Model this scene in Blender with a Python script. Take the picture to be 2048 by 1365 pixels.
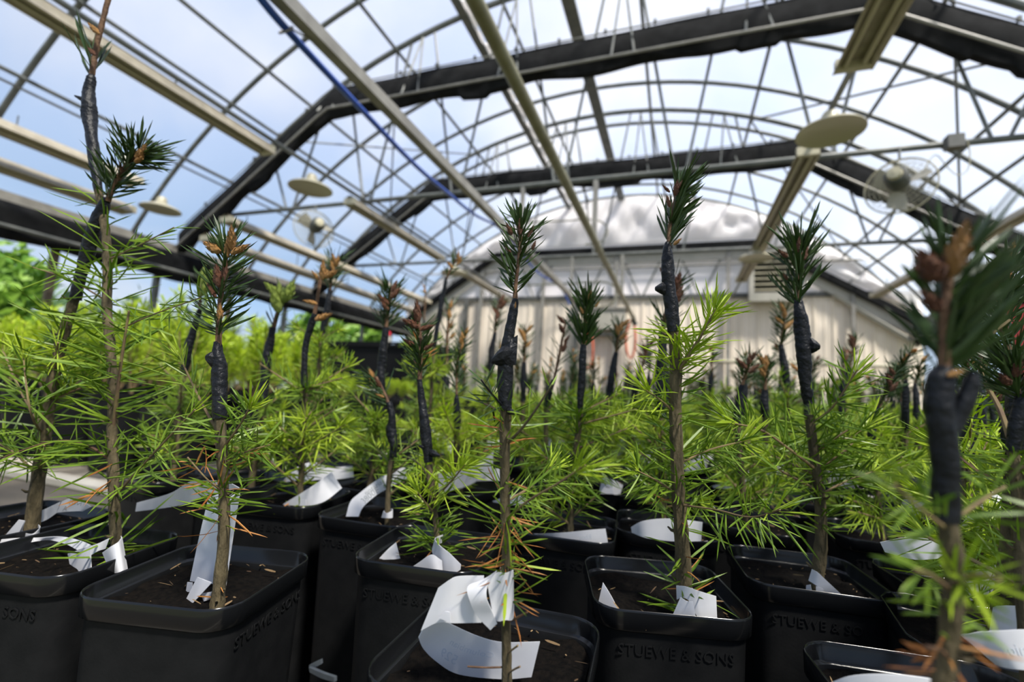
import bpy, math, random
import numpy as np
from mathutils import Vector, Matrix
R0 = random.Random(11)
scene = bpy.context.scene
for o in list(bpy.data.objects): bpy.data.objects.remove(o)
COL = scene.collection

# ------------------------------------------------------------------ camera
ZC = 1.0                                     # lens height above the floor
V1 = np.array([328., 126.]); V2 = np.array([-2659., -46.])      # vanishing points from image centre
F = math.sqrt(-V1 @ V2)
Yc = np.array([*V1, F]); Yc /= np.linalg.norm(Yc)
Xc = -np.array([*V2, F]); Xc /= np.linalg.norm(Xc)
Zc = np.cross(Xc, Yc)
CM = np.stack([Xc, Yc, Zc], 1)
cam = bpy.data.cameras.new('camera'); camo = bpy.data.objects.new('camera', cam); COL.objects.link(camo)
mw = Matrix.Identity(4)
for i in range(3):
    mw[i][0] = CM[0, i]; mw[i][1] = -CM[1, i]; mw[i][2] = -CM[2, i]
mw[2][3] = ZC
camo.matrix_world = mw
cam.sensor_width = 36; cam.lens = F / 2048 * 36; cam.clip_start = 0.01; cam.clip_end = 400
cam.dof.use_dof = True; cam.dof.focus_distance = 0.255; cam.dof.aperture_fstop = 7.0
scene.camera = camo
scene.view_settings.view_transform = 'Standard'; scene.view_settings.look = 'None'
scene.view_settings.exposure = 0.0; scene.view_settings.gamma = 1

def _ray(x, y): return CM.T @ np.array([(x - 1024) / F, (y - 682.5) / F, 1])
def at(x, y, Y):
    d = _ray(x, y); d = d * (Y / d[1]); return Vector((d[0], d[1], d[2] + ZC))
def atX(x, y, X):
    d = _ray(x, y); d = d * (X / d[0]); return Vector((d[0], d[1], d[2] + ZC))
def atZ(x, y, Z):
    d = _ray(x, y); d = d * ((Z - ZC) / d[2]); return Vector((d[0], d[1], d[2] + ZC))
def pxs(p): return (CM[2] @ np.array([p[0], p[1], p[2] - ZC])) / F        # metres per pixel at p
def proj(p):
    c = CM @ np.array([p[0], p[1], p[2] - ZC]); return (1024 + F * c[0] / c[2], 682.5 + F * c[1] / c[2], c[2])

# ------------------------------------------------------------------ world, sun
w = bpy.data.worlds.new('world'); scene.world = w; w.use_nodes = True
nt = w.node_tree; nt.nodes.clear()
def nn(t, k, **kw):
    n = t.nodes.new(k)
    for a, b in kw.items(): setattr(n, a, b)
    return n
o = nn(nt, 'ShaderNodeOutputWorld'); bg = nn(nt, 'ShaderNodeBackground'); nt.links.new(bg.outputs[0], o.inputs[0])
tc = nn(nt, 'ShaderNodeTexCoord'); sx = nn(nt, 'ShaderNodeSeparateXYZ'); nt.links.new(tc.outputs['Generated'], sx.inputs[0])
cr = nn(nt, 'ShaderNodeValToRGB'); nt.links.new(sx.outputs[2], cr.inputs[0])
e = cr.color_ramp.elements
e[0].position = 0.0; e[0].color = (0.80, 0.90, 1.0, 1); e[1].position = 0.75; e[1].color = (0.30, 0.43, 0.82, 1)
m_ = cr.color_ramp.elements.new(0.16); m_.color = (0.42, 0.66, 1.0, 1)
no = nn(nt, 'ShaderNodeTexNoise'); no.inputs['Scale'].default_value = 2.2; no.inputs['Detail'].default_value = 5
nt.links.new(tc.outputs['Generated'], no.inputs['Vector'])
c2 = nn(nt, 'ShaderNodeValToRGB'); c2.color_ramp.elements[0].position = 0.48; c2.color_ramp.elements[1].position = 0.76
nt.links.new(no.outputs[0], c2.inputs[0])
mx = nn(nt, 'ShaderNodeMixRGB'); nt.links.new(c2.outputs[0], mx.inputs[0]); nt.links.new(cr.outputs[0], mx.inputs[1]); mx.inputs[2].default_value = (0.92, 0.93, 0.97, 1)
nt.links.new(mx.outputs[0], bg.inputs[0]); bg.inputs[1].default_value = 0.94
sun = bpy.data.lights.new('sun', 'SUN'); sun.energy = 10.0; sun.angle = math.radians(7); sun.color = (1.0, 0.95, 0.86)
suno = bpy.data.objects.new('sun', sun); COL.objects.link(suno)
suno.rotation_euler = Vector((-0.45, 0.33, -0.83)).to_track_quat('-Z', 'Y').to_euler()

# ------------------------------------------------------------------ materials
MATS = {}
def mat(name, col, rough=0.6, metal=0.0, col2=None, scale=20, island=False, trans=0.0, bump=0.0, bscale=60, spec=0.5, tcol=None, alpha=None, stretch=None, detail=3):
    m = bpy.data.materials.new(name); m.use_nodes = True; t = m.node_tree; t.nodes.clear()
    out = nn(t, 'ShaderNodeOutputMaterial'); p = nn(t, 'ShaderNodeBsdfPrincipled')
    p.inputs['Roughness'].default_value = rough; p.inputs['Metallic'].default_value = metal; p.inputs['Specular IOR Level'].default_value = spec
    p.inputs['Base Color'].default_value = (*col, 1); src = None
    tcn = nn(t, 'ShaderNodeTexCoord'); mp = nn(t, 'ShaderNodeMapping'); t.links.new(tcn.outputs['Object'], mp.inputs[0])
    if stretch: mp.inputs['Scale'].default_value = stretch
    if col2 is not None:
        mix = nn(t, 'ShaderNodeMixRGB'); mix.inputs[1].default_value = (*col, 1); mix.inputs[2].default_value = (*col2, 1)
        if island:
            g = nn(t, 'ShaderNodeNewGeometry'); t.links.new(g.outputs['Random Per Island'], mix.inputs[0])
        else:
            n = nn(t, 'ShaderNodeTexNoise'); n.inputs['Scale'].default_value = scale; n.inputs['Detail'].default_value = detail
            t.links.new(mp.outputs[0], n.inputs['Vector'])
            r = nn(t, 'ShaderNodeValToRGB'); r.color_ramp.elements[0].position = 0.35; r.color_ramp.elements[1].position = 0.65
            t.links.new(n.outputs[0], r.inputs[0]); t.links.new(r.outputs[0], mix.inputs[0])
        t.links.new(mix.outputs[0], p.inputs['Base Color']); src = mix.outputs[0]
    if bump:
        n = nn(t, 'ShaderNodeTexNoise'); n.inputs['Scale'].default_value = bscale; n.inputs['Detail'].default_value = 4
        t.links.new(mp.outputs[0], n.inputs['Vector'])
        b = nn(t, 'ShaderNodeBump'); b.inputs['Strength'].default_value = bump; b.inputs['Distance'].default_value = 0.002
        t.links.new(n.outputs[0], b.inputs['Height']); t.links.new(b.outputs[0], p.inputs['Normal'])
    fin = p.outputs[0]
    if trans:
        tr = nn(t, 'ShaderNodeBsdfTranslucent'); tr.inputs[0].default_value = (*(tcol or col), 1)
        if src is not None and tcol is None: t.links.new(src, tr.inputs[0])
        ms = nn(t, 'ShaderNodeMixShader'); ms.inputs[0].default_value = trans
        t.links.new(fin, ms.inputs[1]); t.links.new(tr.outputs[0], ms.inputs[2]); fin = ms.outputs[0]
    if alpha is not None:
        ta = nn(t, 'ShaderNodeBsdfTransparent'); ms = nn(t, 'ShaderNodeMixShader'); ms.inputs[0].default_value = alpha
        t.links.new(ta.outputs[0], ms.inputs[1]); t.links.new(fin, ms.inputs[2]); fin = ms.outputs[0]
    t.links.new(fin, out.inputs[0]); MATS[name] = m; return m
mat('film', (0.86, 0.87, 0.90), 0.5, col2=(0.80, 0.82, 0.86), scale=0.8, trans=0.75, alpha=0.30)
mat('gable_film', (0.93, 0.87, 0.88), 0.6, trans=0.18, col2=(0.88, 0.83, 0.84), scale=1.2)
mat('puffy', (0.94, 0.92, 0.92), 0.45, trans=0.45, bump=0.12, bscale=5)
mat('steel', (0.10, 0.11, 0.105), 0.5, 0.2, col2=(0.16, 0.165, 0.155), scale=8)
mat('steel_light', (0.27, 0.26, 0.235), 0.45, 0.1, col2=(0.20, 0.19, 0.17), scale=10)
mat('beige_metal', (0.30, 0.265, 0.20), 0.45, col2=(0.38, 0.34, 0.26), scale=14)
mat('ochre_pipe', (0.16, 0.15, 0.085), 0.45, col2=(0.22, 0.21, 0.13), scale=9)
mat('lamp_white', (0.42, 0.39, 0.28), 0.4)
mat('curtain', (0.008, 0.0085, 0.009), 0.9, col2=(0.013, 0.0135, 0.0145), scale=12, spec=0.1)
mat('wall_panel', (0.80, 0.71, 0.60), 0.7, col2=(0.72, 0.64, 0.53), scale=1.5, stretch=(6, 6, 0.4))
mat('dark_trim', (0.06, 0.065, 0.06), 0.6, col2=(0.10, 0.10, 0.095), scale=6)
mat('grey_box', (0.34, 0.33, 0.28), 0.5, col2=(0.40, 0.38, 0.33), scale=5)
mat('blue_hose', (0.015, 0.075, 0.40), 0.4)
mat('red_hose', (0.50, 0.10, 0.04), 0.5)
mat('red_paint', (0.60, 0.02, 0.04), 0.4)
mat('concrete', (0.055, 0.048, 0.037), 0.9, col2=(0.085, 0.073, 0.056), scale=6, bump=0.3)
mat('ground', (0.10, 0.14, 0.05), 0.95, col2=(0.20, 0.19, 0.12), scale=1.5)
mat('bench_metal', (0.45, 0.42, 0.36), 0.5, 0.2, col2=(0.36, 0.33, 0.28), scale=10)
mat('black_plastic', (0.0070, 0.0074, 0.0080), 0.55, col2=(0.0095, 0.0098, 0.0104), scale=90, bump=0.06, bscale=500, spec=0.10)
mat('black_rim', (0.0065, 0.0070, 0.0078), 0.17, spec=0.32)
mat('soil', (0.0030, 0.0028, 0.0027), 0.95, col2=(0.0068, 0.0055, 0.0045), scale=300, bump=0.6, bscale=500, spec=0.05)
mat('chip', (0.05, 0.025, 0.012), 0.9, col2=(0.26, 0.17, 0.08), island=True)
mat('bark', (0.045, 0.034, 0.013), 0.85, col2=(0.105, 0.080, 0.038), scale=160, bump=0.9, bscale=450, stretch=(1, 1, 0.35))
mat('bark_red', (0.075, 0.035, 0.016), 0.8, col2=(0.14, 0.075, 0.034), scale=200, bump=0.4, bscale=500)
mat('twig', (0.14, 0.085, 0.05), 0.8, col2=(0.20, 0.15, 0.06), scale=150)
mat('tape', (0.0050, 0.0056, 0.0072), 0.42, col2=(0.0085, 0.0095, 0.012), scale=150, bump=0.7, bscale=260, spec=0.22)
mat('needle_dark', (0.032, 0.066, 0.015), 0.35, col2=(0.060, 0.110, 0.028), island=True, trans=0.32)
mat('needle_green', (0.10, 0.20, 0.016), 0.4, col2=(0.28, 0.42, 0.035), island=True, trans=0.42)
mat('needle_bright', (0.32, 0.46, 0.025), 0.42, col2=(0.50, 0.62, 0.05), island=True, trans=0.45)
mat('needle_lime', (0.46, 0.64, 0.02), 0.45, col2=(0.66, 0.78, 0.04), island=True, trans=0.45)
mat('needle_dry', (0.40, 0.13, 0.03), 0.6, col2=(0.52, 0.24, 0.06), island=True, trans=0.25)
mat('bud_orange', (0.52, 0.22, 0.05), 0.5, col2=(0.72, 0.42, 0.14), scale=350, bump=0.8, bscale=700)
mat('bud_red', (0.12, 0.042, 0.032), 0.5, col2=(0.34, 0.14, 0.055), scale=350, bump=0.8, bscale=700)
mat('bud_green', (0.34, 0.48, 0.07), 0.5, col2=(0.50, 0.60, 0.12), scale=250, bump=0.8, bscale=500, trans=0.2)
mat('tag', (0.82, 0.82, 0.84), 0.55, col2=(0.76, 0.76, 0.79), scale=60, trans=0.35)
mat('ink', (0.60, 0.63, 0.68), 0.8)
mat('ink_dark', (0.30, 0.32, 0.33), 0.8)
mat('leaf', (0.08, 0.20, 0.02), 0.5, col2=(0.24, 0.40, 0.05), island=True, trans=0.4)
mat('leaf_dark', (0.04, 0.09, 0.03), 0.6, col2=(0.09, 0.16, 0.06), island=True, trans=0.3)
mat('trunk', (0.10, 0.075, 0.05), 0.9, col2=(0.16, 0.13, 0.09), scale=10)

# ------------------------------------------------------------------ mesh helpers
class MB:
    def __init__(s): s.v = []; s.f = []
    def tube(s, pts, rad, n=8, cap=True, rng=None, jit=0.0):
        pts = [Vector(p) for p in pts]
        if not isinstance(rad, (list, tuple)): rad = [rad] * len(pts)
        t = (pts[1] - pts[0]).normalized()
        u = t.orthogonal().normalized(); b0 = len(s.v)
        for i, p in enumerate(pts):
            if 0 < i < len(pts) - 1: t = (pts[i + 1] - pts[i - 1]).normalized()
            elif i: t = (pts[i] - pts[i - 1]).normalized()
            u = (u - t * u.dot(t)).normalized(); v = t.cross(u)
            for k in range(n):
                a = 2 * math.pi * k / n; r = rad[i] * (1 + (rng.uniform(-jit, jit) if rng else 0))
                s.v.append(tuple(p + u * (r * math.cos(a)) + v * (r * math.sin(a))))
        for i in range(len(pts) - 1):
            for k in range(n):
                a = b0 + i * n + k; b = b0 + i * n + (k + 1) % n
                s.f.append((a, b, b + n, a + n))
        if cap:
            s.f.append(tuple(b0 + k for k in range(n))[::-1]); e0 = b0 + (len(pts) - 1) * n
            s.f.append(tuple(e0 + k for k in range(n)))
        return s
    def box(s, a, b):
        x0, y0, z0 = a; x1, y1, z1 = b; k = len(s.v)
        s.v += [(x0, y0, z0), (x1, y0, z0), (x1, y1, z0), (x0, y1, z0), (x0, y0, z1), (x1, y0, z1), (x1, y1, z1), (x0, y1, z1)]
        s.f += [tuple(k + i for i in q) for q in ((3, 2, 1, 0), (4, 5, 6, 7), (0, 1, 5, 4), (1, 2, 6, 5), (2, 3, 7, 6), (3, 0, 4, 7))]
        return s
    def lathe(s, prof, org=(0, 0, 0), axis=(0, 0, 1), n=16):
        a = Vector(axis).normalized(); u = a.orthogonal().normalized(); v = a.cross(u); org = Vector(org); b0 = len(s.v)
        for r, z in prof:
            for k in range(n):
                t = 2 * math.pi * k / n; s.v.append(tuple(org + a * z + u * (r * math.cos(t)) + v * (r * math.sin(t))))
        for i in range(len(prof) - 1):
            for k in range(n):
                p = b0 + i * n + k; q = b0 + i * n + (k + 1) % n; s.f.append((p, q, q + n, p + n))
        return s
    def grid(s, rows, closed=False, thick=0.0):
        """rows: list of equal-length lists of Vectors"""
        nr, nc = len(rows), len(rows[0]); P = np.array([[tuple(p) for p in r] for r in rows])
        def sheet(Q, flip):
            b0 = len(s.v); s.v += [tuple(x) for x in Q.reshape(-1, 3)]
            for i in range(nr - 1):
                for j in range(nc - 1):
                    a = b0 + i * nc + j; q = (a, a + 1, a + nc + 1, a + nc); s.f.append(q[::-1] if flip else q)
            return b0
        if not thick: sheet(P, False); return s
        du = np.gradient(P, axis=0); dv = np.gradient(P, axis=1); N = np.cross(du, dv); N /= (np.linalg.norm(N, axis=2, keepdims=True) + 1e-12)
        a0 = sheet(P + N * thick / 2, True); b0 = sheet(P - N * thick / 2, False)
        rim = [(0, j) for j in range(nc)] + [(i, nc - 1) for i in range(1, nr)] + [(nr - 1, j) for j in range(nc - 2, -1, -1)] + [(i, 0) for i in range(nr - 2, 0, -1)]
        for k in range(len(rim)):
            i, j = rim[k]; i2, j2 = rim[(k + 1) % len(rim)]
            s.f.append((a0 + i * nc + j, a0 + i2 * nc + j2, b0 + i2 * nc + j2, b0 + i * nc + j))
        return s
    def needle(s, b, d, L, w, cx=0, cy=0, cz=0, rng=R0):
        """tapered, bent, three-sided needle"""
        dx, dy, dz = d
        # side vector
        rx, ry, rz = rng.uniform(-1, 1), rng.uniform(-1, 1), rng.uniform(-1, 1)
        sx_, sy_, sz_ = dy * rz - dz * ry, dz * rx - dx * rz, dx * ry - dy * rx
        l = math.sqrt(sx_ * sx_ + sy_ * sy_ + sz_ * sz_) or 1; sx_, sy_, sz_ = sx_ / l, sy_ / l, sz_ / l
        tx, ty, tz = dy * sz_ - dz * sy_, dz * sx_ - dx * sz_, dx * sy_ - dy * sx_
        k = len(s.v); h = w * 0.5; q = w * 0.42
        for t, ws in ((0.0, 0.6), (0.35, 1.0), (0.8, 0.85)):
            t2 = t * t * L; px = b[0] + dx * L * t + cx * t2; py = b[1] + dy * L * t + cy * t2; pz = b[2] + dz * L * t + cz * t2
            hs = h * ws; qs = q * ws
            s.v += [(px + sx_ * hs, py + sy_ * hs, pz + sz_ * hs), (px - sx_ * hs, py - sy_ * hs, pz - sz_ * hs), (px + tx * qs, py + ty * qs, pz + tz * qs)]
        s.v.append((b[0] + dx * L + cx * L, b[1] + dy * L + cy * L, b[2] + dz * L + cz * L))
        for i in (0, 3):
            s.f += [(k + i, k + i + 1, k + i + 4, k + i + 3), (k + i + 1, k + i + 2, k + i + 5, k + i + 4), (k + i + 2, k + i, k + i + 3, k + i + 5)]
        s.f += [(k + 6, k + 7, k + 9), (k + 7, k + 8, k + 9), (k + 8, k + 6, k + 9)]
    def mesh(s, name, smooth=40):
        m = bpy.data.meshes.new(name); m.from_pydata(s.v, [], s.f); m.validate(clean_customdata=False)
        if smooth:
            m.shade_smooth()
            try: m.set_sharp_from_angle(angle=math.radians(smooth))
            except Exception: pass
        return m
    def build(s, name, m, parent=None, smooth=40, kind=None, loc=None):
        return link(name, s.mesh(name, smooth), m, parent, kind, loc)
def link(name, me, m, parent=None, kind=None, loc=None):
    if m and not me.materials: me.materials.append(MATS[m])
    o = bpy.data.objects.new(name, me); COL.objects.link(o)
    if parent is not None: o.parent = parent
    if loc is not None: o.location = loc
    if kind: o['kind'] = kind
    return o
def tag(o, label, cat, group=None):
    o['label'] = label; o['category'] = cat
    if group: o['group'] = group
    return o
def thing(name, label, cat, loc=(0, 0, 0), rz=0, group=None):
    o = bpy.data.objects.new(name, None); COL.objects.link(o); o.location = loc; o.rotation_euler = (0, 0, rz)
    o.empty_display_size = 0.05
    return tag(o, label, cat, group)
def struct(o, label=None):
    o['kind'] = 'structure'
    if label: o['label'] = label
    return o
def sempty(name):
    o = bpy.data.objects.new(name, None); COL.objects.link(o); o['kind'] = 'structure'; return o
def smooth_path(pts, n):
    """Catmull-Rom through tuples of any length"""
    P = [np.array(p, float) for p in pts]
    if len(P) == 2: return [P[0] + (P[1] - P[0]) * i / n for i in range(n + 1)]
    P = [2 * P[0] - P[1]] + P + [2 * P[-1] - P[-2]]; out = []
    segs = len(P) - 3
    for i in range(n + 1):
        t = i / n * segs; k = min(int(t), segs - 1); t -= k
        a, b, c, d = P[k:k + 4]
        out.append(0.5 * (2 * b + (c - a) * t + (2 * a - 5 * b + 4 * c - d) * t * t + (3 * b - a - 3 * c + d) * t ** 3))
    return out

# ================================================================== GREENHOUSE
XL, XR, YB, EAVE = -6.18, 3.93, 9.7, 2.60
XM = (XL + XR) / 2; APEX = 5.30; HW = (XR - XL) / 2
RAD = (HW * HW + (APEX - EAVE) ** 2) / (2 * (APEX - EAVE)); ZO = APEX - RAD
AMAX = math.asin(HW / RAD)
def arc(t, r=0.0): return (XM + (RAD + r) * math.sin(t), ZO + (RAD + r) * math.cos(t))
def zroof(x, r=0.0): return ZO + math.sqrt((RAD + r) ** 2 - (x - XM) ** 2)
Y0 = -1.6
# ground, floor
g = MB(); g.grid([[Vector((x, y, -0.06)) for x in np.linspace(-90, 90, 25)] for y in np.linspace(-40, 120, 25)]); struct(g.build('ground', 'ground'))
fl = MB(); fl.box((XL - 0.1, Y0, -0.05), (XR + 0.1, YB + 0.1, 0.0)); struct(fl.build('floor', 'concrete'))
# roof film, one piece per bay
ARCH = [-1.2, 0.3, 1.25, 2.15, 3.58, 4.28, 5.2, 6.05, 6.68, 7.0, 8.2, 9.15, 9.66]
roof = sempty('roof')
ys = [Y0] + ARCH[1:-1] + [YB]
for i in range(len(ys) - 1):
    m = MB(); rows = []
    for j in range(41):
        t = -AMAX + 2 * AMAX * j / 40
        rows.append([Vector((arc(t, 0.03 + 0.03 * math.sin(math.pi * k / 6))[0], ys[i] + (ys[i + 1] - ys[i]) * k / 6, arc(t, 0.03 + 0.03 * math.sin(math.pi * k / 6))[1])) for k in range(7)])
    m.grid(rows); m.build('roof_film', 'film', roof)
# arches
for y in ARCH:
    m = MB(); r = 0.026 if y not in (4.28, 6.68) else 0.032
    m.tube([(arc(t)[0], y, arc(t)[1]) for t in np.linspace(-AMAX, AMAX, 44)], r, 8); m.build('arch_tube', 'steel', roof)
for x in (-5.41, -4.76, -4.29, -3.15, -1.85, -0.42, 0.90, 2.02, 2.80, 3.11):
    m = MB(); m.tube([(x, Y0, zroof(x, -0.03)), (x, YB, zroof(x, -0.03))], 0.02, 8); m.build('purlin', 'steel', roof)
m = MB(); m.tube([(-5.47, Y0, 3.42), (-5.47, YB, 3.42)], 0.012, 6); m.build('purlin', 'steel_light', roof)
for x, hw in ((-2.27, 0.05), (-1.16, 0.07)):
    m = MB(); z = zroof(x, -0.05); m.box((x - hw, Y0, z - 0.04), (x + hw, YB, z)); m.build('ridge_channel', 'steel', roof)
# sagging plastic strip on the first channel
m = MB(); rows = []
for k in range(90):
    y = 2.0 + 7.4 * k / 89; s = 0.05 + 0.05 * math.sin(k * 0.9) + 0.04 * math.sin(k * 2.3)
    rows.append([Vector((-2.27 + a * 0.03 + 0.06, y, zroof(-2.27) - 0.08 - s * (0.4 + 0.3 * a))) for a in range(3)])
m.grid(rows, thick=0.004); m.build('loose_film_strip', 'puffy', roof)
# trusses
for yt in (4.28, 6.68):
    t = sempty('trim_1' if yt < 5 else 'trim_2'); t['label'] = 'steel roof truss with straight bottom chord and zigzag webs'
    m = MB(); m.tube([(XL + 0.1, yt, 3.10), (XR - 0.1, yt, 3.10)], 0.026, 8); m.build('bottom_chord', 'steel', t)
    nb = 9; xb = [XL + 0.55 + (XR - XL - 1.1) * i / (nb - 1) for i in range(nb)]
    for i, x in enumerate(xb):
        for dx in (-0.42, 0.42):
            xt = x + dx
            if XL + 0.4 < xt < XR - 0.4 and zroof(xt) > 3.3:
                m = MB(); m.tube([(x + dx * 0.12, yt, 3.10), (xt, yt, zroof(xt, -0.02))], 0.014, 6); m.build('web', 'steel', t)
    for i in range(nb - 1):
        x = (xb[i] + xb[i + 1]) / 2
        if zroof(x) > 3.9:
            for dx in (-0.02, 0.05):
                m = MB(); m.tube([(x, yt, zroof(x, -0.02)), (x + dx * 3, yt - 0.25, 4.15)], 0.011, 6); m.build('hanger', 'steel', t)
# slanting cross braces under the roof
for (a, b) in (((-4.76, 4.28), (-3.15, 6.68)), ((-3.15, 4.28), (-4.76, 6.68)), ((2.02, 4.28), (3.11, 6.68)), ((2.8, 4.28), (0.9, 6.68)), ((-3.15, 6.68), (-4.76, 9.6)), ((0.9, 6.68), (2.8, 9.6))):
    m = MB(); m.tube([(a[0], a[1], zroof(a[0], -0.05)), (b[0], b[1], zroof(b[0], -0.05))], 0.012, 6); m.build('cross_brace', 'steel', roof)

# black shade curtains bunched across the house
def trap(s, drop=0.0):
    """trapezoid path; s = metres along from the left eave"""
    P = [Vector((XL + 0.12, 0, 2.60)), Vector((-3.88, 0, 4.15)), Vector((1.44, 0, 4.15)), Vector((XR - 0.12, 0, 2.60))]
    for a, b in zip(P, P[1:]):
        l = (b - a).length
        if s <= l or b is P[-1]: return a + (b - a) * min(s / l, 1.0)
        s -= l
LT = (Vector((XL + 0.12, 2.60)) - Vector((-3.88, 4.15))).length + 5.32 + (Vector((XR - 0.12, 2.60)) - Vector((1.44, 4.15))).length
def curtain(yt, label, seed):
    rg = random.Random(seed); t = thing('shade_curtain', label, 'curtain', (0, 0, 0), 0, 'bunched shade curtains')
    m = MB(); N = 240; ph = [rg.uniform(0, 6) for _ in range(6)]; lump = [rg.uniform(0, 1) for _ in range(40)]
    rows = []
    for i in range(N + 1):
        s = LT * i / N; p = trap(s)
        scal = 0.03 + 0.028 * abs(math.sin(s * 2.3 + ph[0])) + 0.02 * math.sin(s * 6.1 + ph[1]) + (0.05 * lump[int(s * 3) % 40] if lump[int(s * 3) % 40] > 0.8 else 0)
        fw = 0.012 * math.sin(s * 9 + ph[2]); fd = 0.012 * math.sin(s * 13 + ph[3])
        ring = [(0.05 + fd, 0.285), (-0.03, 0.305 + 0.006 * math.sin(s * 5)), (-0.075 + fw, 0.20), (-0.085 - fw, 0.06), (-0.07 + fd, 0.0), (-0.05, -scal), (0.02, -scal * 0.9), (0.07, 0.05), (0.085, 0.19), (0.05 + fd, 0.285)]
        rows.append([Vector((p.x, yt - 0.14 + a, p.z + b)) for a, b in ring])
    m.grid(rows); m.build('cloth', 'curtain', t, 60)
    m = MB(); m.tube([trap(LT * i / 60) + Vector((0, yt - 0.25, 0.01)) for i in range(61)], 0.014, 8); m.build('support_tube', 'steel_light', t)
    m = MB(); m.tube([trap(LT * i / 60) + Vector((0, yt - 0.19, 0.312)) for i in range(61)], 0.008, 6); m.build('top_wire', 'steel_light', t)
    for i in range(1, 24):
        m = MB(); p = trap(LT * i / 24) + Vector((0, yt - 0.19, 0.315)); m.box(p - Vector((0.012, 0.012, 0.01)), p + Vector((0.012, 0.012, 0.03))); m.build('clip', 'dark_trim', t)
curtain(4.28, 'nearer bunched black shade curtain crossing under the roof', 5)
curtain(6.68, 'farther bunched black shade curtain crossing in front of the gable wall', 8)

# side walls: sill, posts, rolled black side curtain
for nm, X, sg in (('wall_left', XL, 1), ('wall_right', XR, -1)):
    t = sempty(nm)
    m = MB(); m.box((X - 0.05, Y0, 0), (X + 0.05, YB, 0.55)); m.build('sill_wall', 'wall_panel', t)
    m = MB(); m.box((X - 0.06, Y0, EAVE - 0.03), (X + 0.06, YB, EAVE + 0.07)); m.build('eave_gutter', 'steel_light', t)
    k = 0; y = -1.2
    while y < YB:
        m = MB(); m.box((X - 0.03, y - 0.03, 0.5), (X + 0.03, y + 0.03, EAVE)); m.build('post', 'steel' if k % 2 else 'trunk', t); y += 1.03; k += 1
    c = thing('side_curtain', 'black rolled curtain along the %s eave' % ('left' if sg > 0 else 'right'), 'curtain')
    m = MB(); rows = []
    for i in range(121):
        y = Y0 + (YB - Y0 - 0.1) * i / 120; f1 = 0.012 * math.sin(i * 0.7); f2 = 0.014 * math.sin(i * 1.3 + 1)
        ring = [(0.0, 0.0), (0.10 + f1, -0.03), (0.14 + f2, -0.14), (0.12 - f1, -0.24), (0.15 + f2, -0.33), (0.09, -0.385 + f1), (0.02, -0.36), (0.0, 0.0)]
        rows.append([Vector((X + sg * (a + 0.05), y, EAVE - 0.02 + b)) for a, b in ring])
    m.grid(rows); m.build('cloth', 'curtain', c, 60)
    m = MB(); m.tube([(X + sg * 0.23, Y0, 2.30), (X + sg * 0.23, YB - 0.1, 2.30)], 0.02, 8); m.build('roll_tube', 'steel', c)

# back gable wall
wb = sempty('wall_back')
m = MB(); m.box((XL, YB, 0), (XR, YB + 0.05, 3.1)); m.build('backing', 'wall_panel', wb)
PW = 0.30; n = int((XR - XL) / PW)
pm = MB(); h = 3.08
prof = [(-0.148, 0.0), (-0.11, 0.0), (-0.10, -0.018), (-0.07, -0.018), (-0.06, 0.0), (0.05, 0.0), (0.06, -0.008), (0.08, -0.008), (0.09, 0.0), (0.148, 0.0)]
pm.grid([[Vector((x, -0.012 + y, z)) for x, y in prof] for z in (0.0, h)], thick=0.004); pme = pm.mesh('panel', 20)
for i in range(n):
    link('panel', pme, 'wall_panel', wb, loc=(XL + PW * (i + 0.5) + 0.05, YB, 0.01))
m = MB(); rows = []
for x in np.linspace(XL + 0.02, XR - 0.02, 60): rows.append([Vector((x, YB - 0.01, 3.1 + (max(zroof(x), 3.11) - 3.1) * k / 4)) if zroof(x) > 3.1 else Vector((x, YB - 0.01, 2.6 + (3.1 - 2.6) * k / 4 if False else min(zroof(x), 3.1))) for k in range(5)])
m.grid(rows); m.build('gable_sheet', 'gable_film', wb)
m = MB(); m.box((XL, YB - 0.07, 3.08), (XR, YB - 0.01, 3.16)); m.build('girt', 'dark_trim', wb)
m = MB(); m.tube([(XL + 0.4, YB - 0.12, 3.72), (XR - 0.4, YB - 0.12, 3.72)], 0.022, 8); m.build('girt_tube', 'steel_light', wb)
for x in np.arange(XL + 1.0, XR - 0.8, 1.12):
    for dx in (-0.22, 0.22):
        xt = x + dx; m = MB(); m.tube([(x + dx * 0.15, YB - 0.06, 3.14), (xt * 1.0 + dx, YB - 0.06, min(4.05, zroof(xt + dx) - 0.05))], 0.018, 6); m.build('gable_web', 'steel', wb)
# puffy white film between trapezoid line and arch, dark flashing under it
N = 90; rows = []
def ztrap(x):
    if x < -3.88: return 2.60 + (x - XL) / (-3.88 - XL) * 1.55
    if x > 1.44: return 4.15 - (x - 1.44) / (XR - 1.44) * 1.55
    return 4.15
rg = random.Random(4)
for i in range(N + 1):
    x = XL + 0.06 + (XR - XL - 0.12) * i / N; a = ztrap(x) + 0.12; b = max(zroof(x, -0.03), a + 0.02); r = []
    for k in range(11):
        u = k / 10; bul = math.sin(math.pi * u); 
        r.append(Vector((x, YB - 0.06 - bul * (0.07 + 0.05 * math.sin(x * 3.1 + u * 4) + 0.05 * math.sin(x * 7 - u * 6) + 0.03 * math.sin(x * 15 + u * 9)), a + (b - a) * u)))
    rows.append(r)
m = MB(); m.grid(rows); m.build('inflated_film', 'puffy', wb, 0 or 80)
PT = [(XL, 2.56), (-3.88, 4.12), (1.44, 4.12), (XR, 2.56)]
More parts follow.
